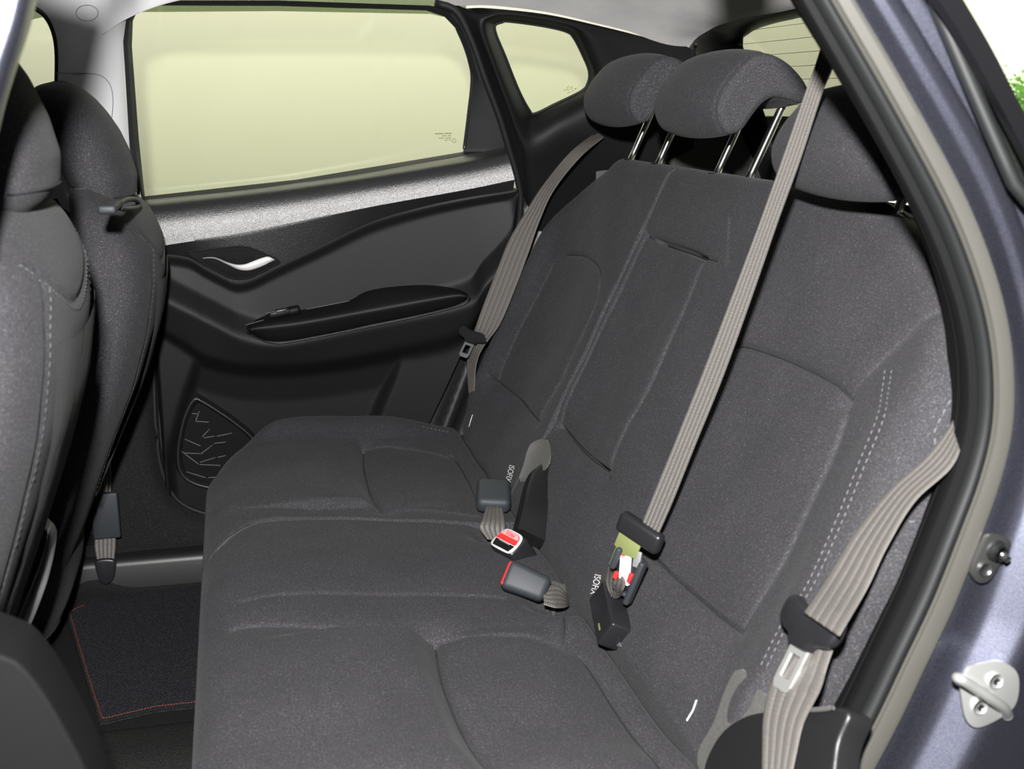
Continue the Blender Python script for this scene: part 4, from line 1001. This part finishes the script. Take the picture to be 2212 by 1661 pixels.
    sm = np.array([rearpt(Ph, yc+y, .926+dz, .0005) for y in np.linspace(-.125, .125, 30)])
    tube('pad_seam', sm, .0014, 'darkthread', pad, n=6)
    for s_ in (-.06, .06):
        tube('post', lin([(-.235+dx, yc+s_, .86+dz), (-.225+dx, yc+s_, .95+dz)], 4), .006, 'chrome', h, n=14)
    return t
front_seat('front passenger seat against the far door, seen from behind', 'rounded headrest of the far front seat, half in shadow', .475, True, 0, -.030)
front_seat('front driver seat at the left edge, nearest the camera', 'headrest of the near front seat, cut by the left edge', -.43, False, -.036, .046, .026)

# ---- far front seat belt, anchored low on the B-pillar
fb = thing('front_seat_belt', 'front seat belt end with black sleeve, low on the far pillar', 'seat belt', YP((228, 1260), .745))
ribbon('webbing', [YP(p, .748) for p in [(212, 940), (210, 1000), (207, 1075)]], [YP(p, .748) for p in [(240, 940), (240, 1000), (240, 1075)]], 'web', fb, 30)
rbox('sleeve', YP((228, 1113), .742), (0, 0, 1), (1, 0, 0), (0, 1, 0), (.051, .028, .008), 'slate', fb, bevel=.004)
ribbon('webbing', [YP(p, .747) for p in [(205, 1155), (204, 1180), (207, 1200), (210, 1218)]], [YP(p, .747) for p in [(250, 1155), (250, 1180), (248, 1200), (247, 1218)]], 'web', fb, 20)
slab('anchor_cover', [YP(p, .745) for p in spl([(208, 1208), (248, 1206), (250, 1230), (244, 1250), (230, 1259), (217, 1252), (210, 1235)], 40, True)], .012, (0, -1, 0), 'smooth', fb, .004, 3)

# ================================================================== FLOOR MAT
mo = [(145, 1322), (165, 1310), (205, 1300), (240, 1280), (290, 1265), (480, 1245), (700, 1225), (760, 1480), (490, 1512), (330, 1530), (216, 1557), (185, 1460), (160, 1375)]
mp = [ZP(p, .012) for p in lin(mo, 120, True)]
mat_ = thing('floor_mat', 'black carpet floor mat with orange stitched edge behind the passenger seat', 'floor mat', np.mean(mp, 0)-np.array([0, 0, .01]))
slab('pile', mp, .009, (0, 0, -1), 'mat', mat_, smooth=False)
tube('edge_binding', np.array(mp)-np.array([0, 0, .003]), .003, 'carpet', mat_, n=8, closed=True)
mc = np.mean(mp, 0); st = np.array([mc+(np.array(p)-mc)*.982 for p in mp]); st = np.vstack([st, st[:1]]); st[:, 2] = .0125
stitches('edge_stitching', st, (0, 0, 1), 'orange', mat_, .005, .0038, .0009, .0006)

# ================================================================== SEAT BELTS
def tongue_plate(par, c, ax, wd, nr, sc=1.0, m='smooth', steel='steel', flip=1):
    """moulded belt tongue: ax points to the free end, wd across, nr to the viewer"""
    ax, wd, nr = [np.asarray(k, float)/np.linalg.norm(k) for k in (ax, wd, nr)]
    o = spl([(-.043, .004), (-.041, .014), (-.032, .018), (-.018, .014), (0, .012), (.018, .014), (.032, .018), (.041, .014), (.044, .003), (.041, -.008), (.032, -.013), (.020, -.016), (.014, -.023), (0, -.024), (-.014, -.023), (-.020, -.016), (-.032, -.013), (-.041, -.007)], 60, True)*sc
    P = [c+wd*x-ax*y for x, y in o]
    hd_ = slab('tongue_grip', P, .011*sc, nr, m, par, .004*sc, 3)
    a = .013*sc; b = .008*sc
    bl_ = thing  # blade with its slot
    V = []; Fc = []
    out = [(-a, .018), (a, .018), (a, .058), (a*.7, .064), (-a*.7, .064), (-a, .058)]; inn_ = [(-b, .030), (b, .030), (b, .052), (b*.9, .053), (-b*.9, .053), (-b, .052)]
    for z in (0.0, .0035):
        for q in (out, inn_): V += [c+wd*x+ax*y*sc+nr*(z+.003)*1 for x, y in q]
    for i in range(6):
        j = (i+1) % 6
        Fc += [[i, j, 6+j, 6+i], [12+i, 18+i, 18+j, 12+j], [i, 12+i, 12+j, j], [6+i, 6+j, 18+j, 18+i]]
    mk('tongue_blade', V, Fc, steel, par, False)
    return hd_
# far belt
b1 = thing('seat_belt', 'far rear seat belt draped from behind the far headrest', 'seat belt', BP((1020, 860), .06), 'rear seat belts')
def far_edge(ps, offs): return [BP(p, o) for p, o in zip(ps, offs)]
fo = [-.01, .06, .085, .085, .080, .075, .070, .060, .045, .02]
fl = [(1287, 285), (1230, 330), (1172, 400), (1138, 452), (1098, 520), (1062, 610), (1032, 690), (1015, 745), (1008, 780), (1012, 850)]
fr_ = [(1304, 296), (1250, 342), (1195, 412), (1165, 478), (1142, 545), (1112, 625), (1080, 700), (1042, 752), (1028, 790), (1024, 845)]
def facing(pl, pr, off, f):
    """edge points of webbing turned by f from lying flat on the backrest towards the doorway"""
    m = (np.array(pl)+np.array(pr))/2; kc = np.linalg.norm(BP(m, off)-CAM)/np.linalg.norm(ray(*m)); out = []
    for p in (pl, pr):
        kp_ = np.linalg.norm(BP(p, off)-CAM)/np.linalg.norm(ray(*p)); out.append(CAM+ray(*p)*(kc*f+kp_*(1-f)))
    return out
fe = [facing(a_, b_, o_, f_) for a_, b_, o_, f_ in zip(fl, fr_, [-.01, .045, .060, .062, .062, .060, .058, .052, .042, .02], [0, .3, .6, .8, .9, .9, .9, .7, .4, 0])]
ribbon('webbing', [e_[0] for e_ in fe], [e_[1] for e_ in fe], 'web', b1, 120)
kt = np.linalg.norm(BP((1026, 728), .066)-CAM)/np.linalg.norm(ray(1026, 728))
def ft(p): return CAM+ray(*p)*kt
c = ft((1024, 726)); ax = ft((1002, 772))-c; wv_ = ft((1056, 738))-c
tongue_plate(b1, c, ax, wv_, (CAM-c)+np.array([-.9, 0, .9]), .82, 'matteblack', 'slate')
# middle belt, hanging from the roof in front of the near headrest
b2 = thing('seat_belt', 'middle rear seat belt hanging straight from the roof to its buckle', 'seat belt', BP((1340, 1400), .02), 'rear seat belts')
ttop = XP((1768, 95), .655); tbot = BP((1392, 1150), .052)
def cbelt(p): # points of the belt plane: through both ends and tilted with the webbing
    return p
wdir = np.cross(tbot-ttop, np.array([.35, 1.0, -.1])); 
def onb(p): return onplane(p, tbot, np.array(wn))
dline = (tbot-ttop)/np.linalg.norm(tbot-ttop); cr = np.array([.62, -.78, .0]); wn = np.cross(dline, cr); wn /= np.linalg.norm(wn)
Lb = [(1797, 20), (1760, 140), (1742, 190), (1690, 340), (1640, 480), (1580, 640), (1515, 810), (1455, 960), (1408, 1075), (1372, 1165)]
Rb = [(1830, 20), (1800, 140), (1774, 205), (1730, 340), (1680, 478), (1624, 640), (1562, 812), (1500, 965), (1452, 1085), (1410, 1180)]
ribbon('webbing', [onb(p) for p in Lb], [onb(p) for p in Rb], 'web', b2, 160, ribs=4, depth=.0022)
q = onb((1383, 1150)); aX = onb((1352, 1205))-q; wX = onb((1420, 1178))-onb((1345, 1128)); nr = -wn if np.dot(-wn, CAM-q) > 0 else wn
wX /= np.linalg.norm(wX); aX = aX-wX*np.dot(aX, wX); aX /= np.linalg.norm(aX); nr = np.cross(aX, wX); nr = nr if np.dot(nr, CAM-q) > 0 else -nr
rbox('tongue_grip', q, wX, aX, nr, (.034, .015, .009), 'smooth', b2, bevel=.007, segs=4)
slab('label_strip', [q+aX*a_+wX*w_+nr*.002 for a_, w_ in ((.010, -.026), (.034, -.026), (.040, -.012), (.034, .010), (.010, .010))], .003, nr, 'olive', b2, .0008)
q2 = q+aX*.052+wX*.004
# opened buckle body with bright latch parts
for sg in (-1, 1): rbox('buckle_rail', q2+wX*.019*sg+aX*(.012 if sg > 0 else -.004)+nr*.004, aX, wX, nr, (.033 if sg > 0 else .016, .0042, .0075), 'slate', b2, bevel=.003)
rbox('buckle_floor', q2+aX*.006-nr*.004, aX, wX, nr, (.026, .016, .002), 'smooth', b2, bevel=.001)
rbox('latch', q2+aX*.006-wX*.003+nr*.001, aX+wX*.35, wX-aX*.35, nr, (.020, .0075, .003), 'satin', b2, bevel=.001)
rbox('latch', q2-aX*.018+wX*.008+nr*.002, aX+wX*.25, wX-aX*.25, nr, (.011, .005, .002), 'steel', b2, bevel=.001)
rbox('latch_spring', q2+aX*.012+wX*.008+nr*.001, aX, wX, nr, (.007, .003, .003), 'red', b2, bevel=.001)
rbox('latch_spring', q2+aX*.020-wX*.012+nr*.001, aX, wX, nr, (.005, .003, .003), 'red', b2, bevel=.001)
rbox('latch_spring', q2-aX*.010-wX*.012+nr*.001, aX, wX, nr, (.004, .003, .003), 'red', b2, bevel=.001)
rbox('buckle_bar', q2+aX*.034+wX*.006+nr*.004, wX, aX, nr, (.014, .003, .005), 'slate', b2, bevel=.002)
rbox('tongue_hook', q2-wX*.022-aX*.004+nr*.005, aX, wX, nr, (.014, .003, .004), 'olive', b2, bevel=.002)
# webbing loop and the small black anchor buckle
ribbon('webbing', [BP(p, o) for p, o in [((1310, 1222), .030), ((1306, 1248), .040), ((1312, 1272), .040), ((1322, 1292), .028)]], [BP(p, o) for p, o in [((1345, 1240), .042), ((1350, 1258), .052), ((1345, 1275), .052), ((1340, 1290), .030)]], 'web', b2, 30)
c = BP((1318, 1328), .024); ux_ = BP((1302, 1268), .024)-BP((1326, 1385), .024); ux_ /= np.linalg.norm(ux_); vx_ = np.cross(BN, ux_); vx_ = vx_ if vx_[1] < 0 else -vx_
rbox('anchor_buckle', c, ux_, vx_, BN, (.044, .021, .016), 'smooth', b2, bevel=.004)
rbox('anchor_buckle_ridge', c+ux_*.044+vx_*.004, ux_, vx_, BN, (.008, .006, .005), 'smooth', b2, bevel=.002)
rbox('anchor_mark', c+BN*.0162-vx_*.008-ux_*.022, ux_, vx_, BN, (.006, .0014, .0006), 'olive', b2, bevel=.0003)
ribbon('webbing', [BP(p, .014) for p in [(1308, 1362), (1312, 1380), (1322, 1394)]], [BP(p, .014) for p in [(1338, 1370), (1338, 1384), (1342, 1398)]], 'web', b2, 20)
# near belt, looping down beside the doorway
b3 = thing('seat_belt', 'near rear seat belt sagging beside the open doorway', 'seat belt', BP((1690, 1661), .05), 'rear seat belts')
nl = [((2090, 830), -.012), ((2060, 905), .0), ((2000, 985), .014), ((1920, 1058), .022), ((1845, 1150), .028), ((1792, 1235), .034), ((1735, 1320), .040), ((1700, 1400), .044), ((1668, 1460), .048), ((1648, 1540), .052), ((1645, 1620), .056), ((1645, 1720), .056)]
nr_ = [((2090, 880), .004), ((2078, 950), .012), ((2052, 1010), .022), ((1975, 1082), .030), ((1915, 1180), .034), ((1872, 1270), .038), ((1815, 1370), .042), ((1785, 1440), .046), ((1770, 1490), .050), ((1735, 1560), .054), ((1718, 1630), .058), ((1700, 1720), .058)]
ribbon('webbing', [BP(p, o) for p, o in nl[:6]]+[BP((1735, 1322), .068)], [BP(p, o) for p, o in nr_[:6]]+[BP((1812, 1374), .070)], 'web', b3, 110)
ribbon('webbing', [BP((1722, 1345), .040)]+[BP(p, o) for p, o in nl[7:]], [BP((1800, 1398), .040)]+[BP(p, o) for p, o in nr_[7:]], 'web', b3, 70)
c = BP((1762, 1352), .046); tongue_plate(b3, c, BP((1714, 1450), .046)-c, BP((1835, 1392), .046)-c, BN, 1.12)

# ================================================================== BUCKLES ON THE CUSHION
def kp(p, o): return KP(p, o)
k1 = thing('belt_buckle', 'black belt buckle seen from its rounded back, beside the far seat', 'belt buckle', kp((1065, 1105), .02), 'rear belt buckles')
c = kp((1066, 1070), .030); u = kp((1066, 1102), .022)-c; u /= np.linalg.norm(u); v = np.cross(CN, u)
rbox('housing', c, u+CN*-.3, v, CN+u*.3, (.034, .031, .015), 'slate', k1, bevel=.011, segs=4)
ribbon('webbing', [kp(p, o) for p, o in [((1050, 1095), .018), ((1042, 1120), .020), ((1036, 1140), .012), ((1052, 1165), -.004)]], [kp(p, o) for p, o in [((1085, 1095), .018), ((1090, 1118), .020), ((1092, 1140), .012), ((1088, 1168), -.004)]], 'web', k1, 30)
k2 = thing('belt_buckle', 'belt buckle with red PRESS button facing the camera', 'belt buckle', kp((1095, 1205), .0), 'rear belt buckles')
f0 = kp((1096, 1168), .030)
ex = kp((1126, 1182), .030)-kp((1068, 1152), .030); ex /= np.linalg.norm(ex); vd = CAM-f0; vd /= np.linalg.norm(vd)
nf = vd*.85+CN*.35; nf -= ex*np.dot(nf, ex); nf /= np.linalg.norm(nf); ey = np.cross(nf, ex)
rbox('housing', f0-nf*.026, nf, ex, ey, (.026, .029, .021), 'smooth', k2, bevel=.007, segs=4)
slab('bezel', [f0+ex*x+ey*y-nf*.001 for x, y in spl([(-.028, -.010), (-.024, .014), (-.014, .0195), (.014, .0195), (.024, .015), (.028, .002), (.027, -.014), (.018, -.0195), (-.018, -.0195), (-.026, -.016)], 40, True)], .002, nf, 'greytrim', k2, .0006)
rb_ = slab('red_button', [f0+ex*x+ey*y+nf*.001 for x, y in lin([(-.0245, -.003), (-.0215, .012), (-.013, .0165), (.013, .0165), (.0215, .012), (.0245, -.003)], 30, True)], .0022, nf, 'red', k2, .0006)
slab('button_bevel', [f0+ex*x+ey*y+nf*.003 for x, y in lin([(-.0225, .006), (-.0205, .0115), (-.0125, .0155), (.0125, .0155), (.0205, .0115), (.0225, .006)], 30, True)], .0008, nf, 'redlight', rb_, .0002)
textmesh('press_lettering', 'PRESS', 'red', rb_, f0+ey*.0107+nf*.0042, -ex, -ey, .0085, .0002)
slab('slot', [f0+ex*x+ey*y+nf*.001 for x, y in ((-.0235, -.0045), (.0235, -.0045), (.020, -.0165), (-.020, -.0165))], .0012, nf, 'gloss', k2)
rbox('slot_edge', f0-ey*.0055+nf*.0025, ex, ey, nf, (.013, .0010, .0006), 'steel', k2, bevel=.0003)
k3 = thing('belt_buckle', 'large slate belt buckle lying on its side, red edge on the left', 'belt buckle', kp((1135, 1300), .0), 'rear belt buckles')
m0 = kp((1134, 1253), .034); vd3 = (CAM-m0)/np.linalg.norm(CAM-m0)
best = None
for a_ in np.linspace(0, .95, 60):          # tilt of the top face that makes its sides square
    w = CN*(1-a_)+vd3*a_; w /= np.linalg.norm(w); pp_ = [onplane(p, m0, w) for p in ((1093, 1236), (1181, 1272), (1106, 1212), (1083, 1268))]
    u = pp_[1]-pp_[0]; v = pp_[3]-pp_[2]; d_ = abs(np.dot(u, v))/np.linalg.norm(u)/np.linalg.norm(v)
    if best is None or d_ < best[0]: best = (d_, w, u, v, pp_)
_, w, u, v, pp_ = best; L_ = np.linalg.norm(u); hw_ = np.linalg.norm(v)/2; u /= L_; v -= u*np.dot(u, v); v /= np.linalg.norm(v)
cc_ = (pp_[0]+pp_[1])/2-w*.016
rbox('housing', cc_, u, v, w, (L_/2*1.06, hw_*1.12, .018), 'slate', k3, bevel=.010, segs=5, taper=.84)
rbox('red_button', cc_-u*(L_/2-.004), u, v, w, (.0062, hw_*.92, .0150), 'red', k3, bevel=.004, segs=3)
ribbon('webbing', [kp(p, o) for p, o in [((1172, 1268), .018), ((1198, 1262), .016), ((1218, 1275), .004), ((1228, 1290), -.020)]], [kp(p, o) for p, o in [((1175, 1305), .012), ((1200, 1312), .010), ((1222, 1312), -.002), ((1230, 1310), -.024)]], 'web', k3, 30, )
slab('felt_patch', oncush(spl([(1192, 1258), (1215, 1266), (1250, 1272), (1272, 1290), (1268, 1305), (1235, 1310), (1205, 1308), (1195, 1285)], 30, True), bench_n, .0015), .002, CN, 'greyfelt', bench_n, .0005)
c_ = oncush([(1265, 1302)], bench_n, .004)[0]; rbox('clip', c_, CD, EY, CN, (.003, .005, .002), 'steel', bench_n, bevel=.001)
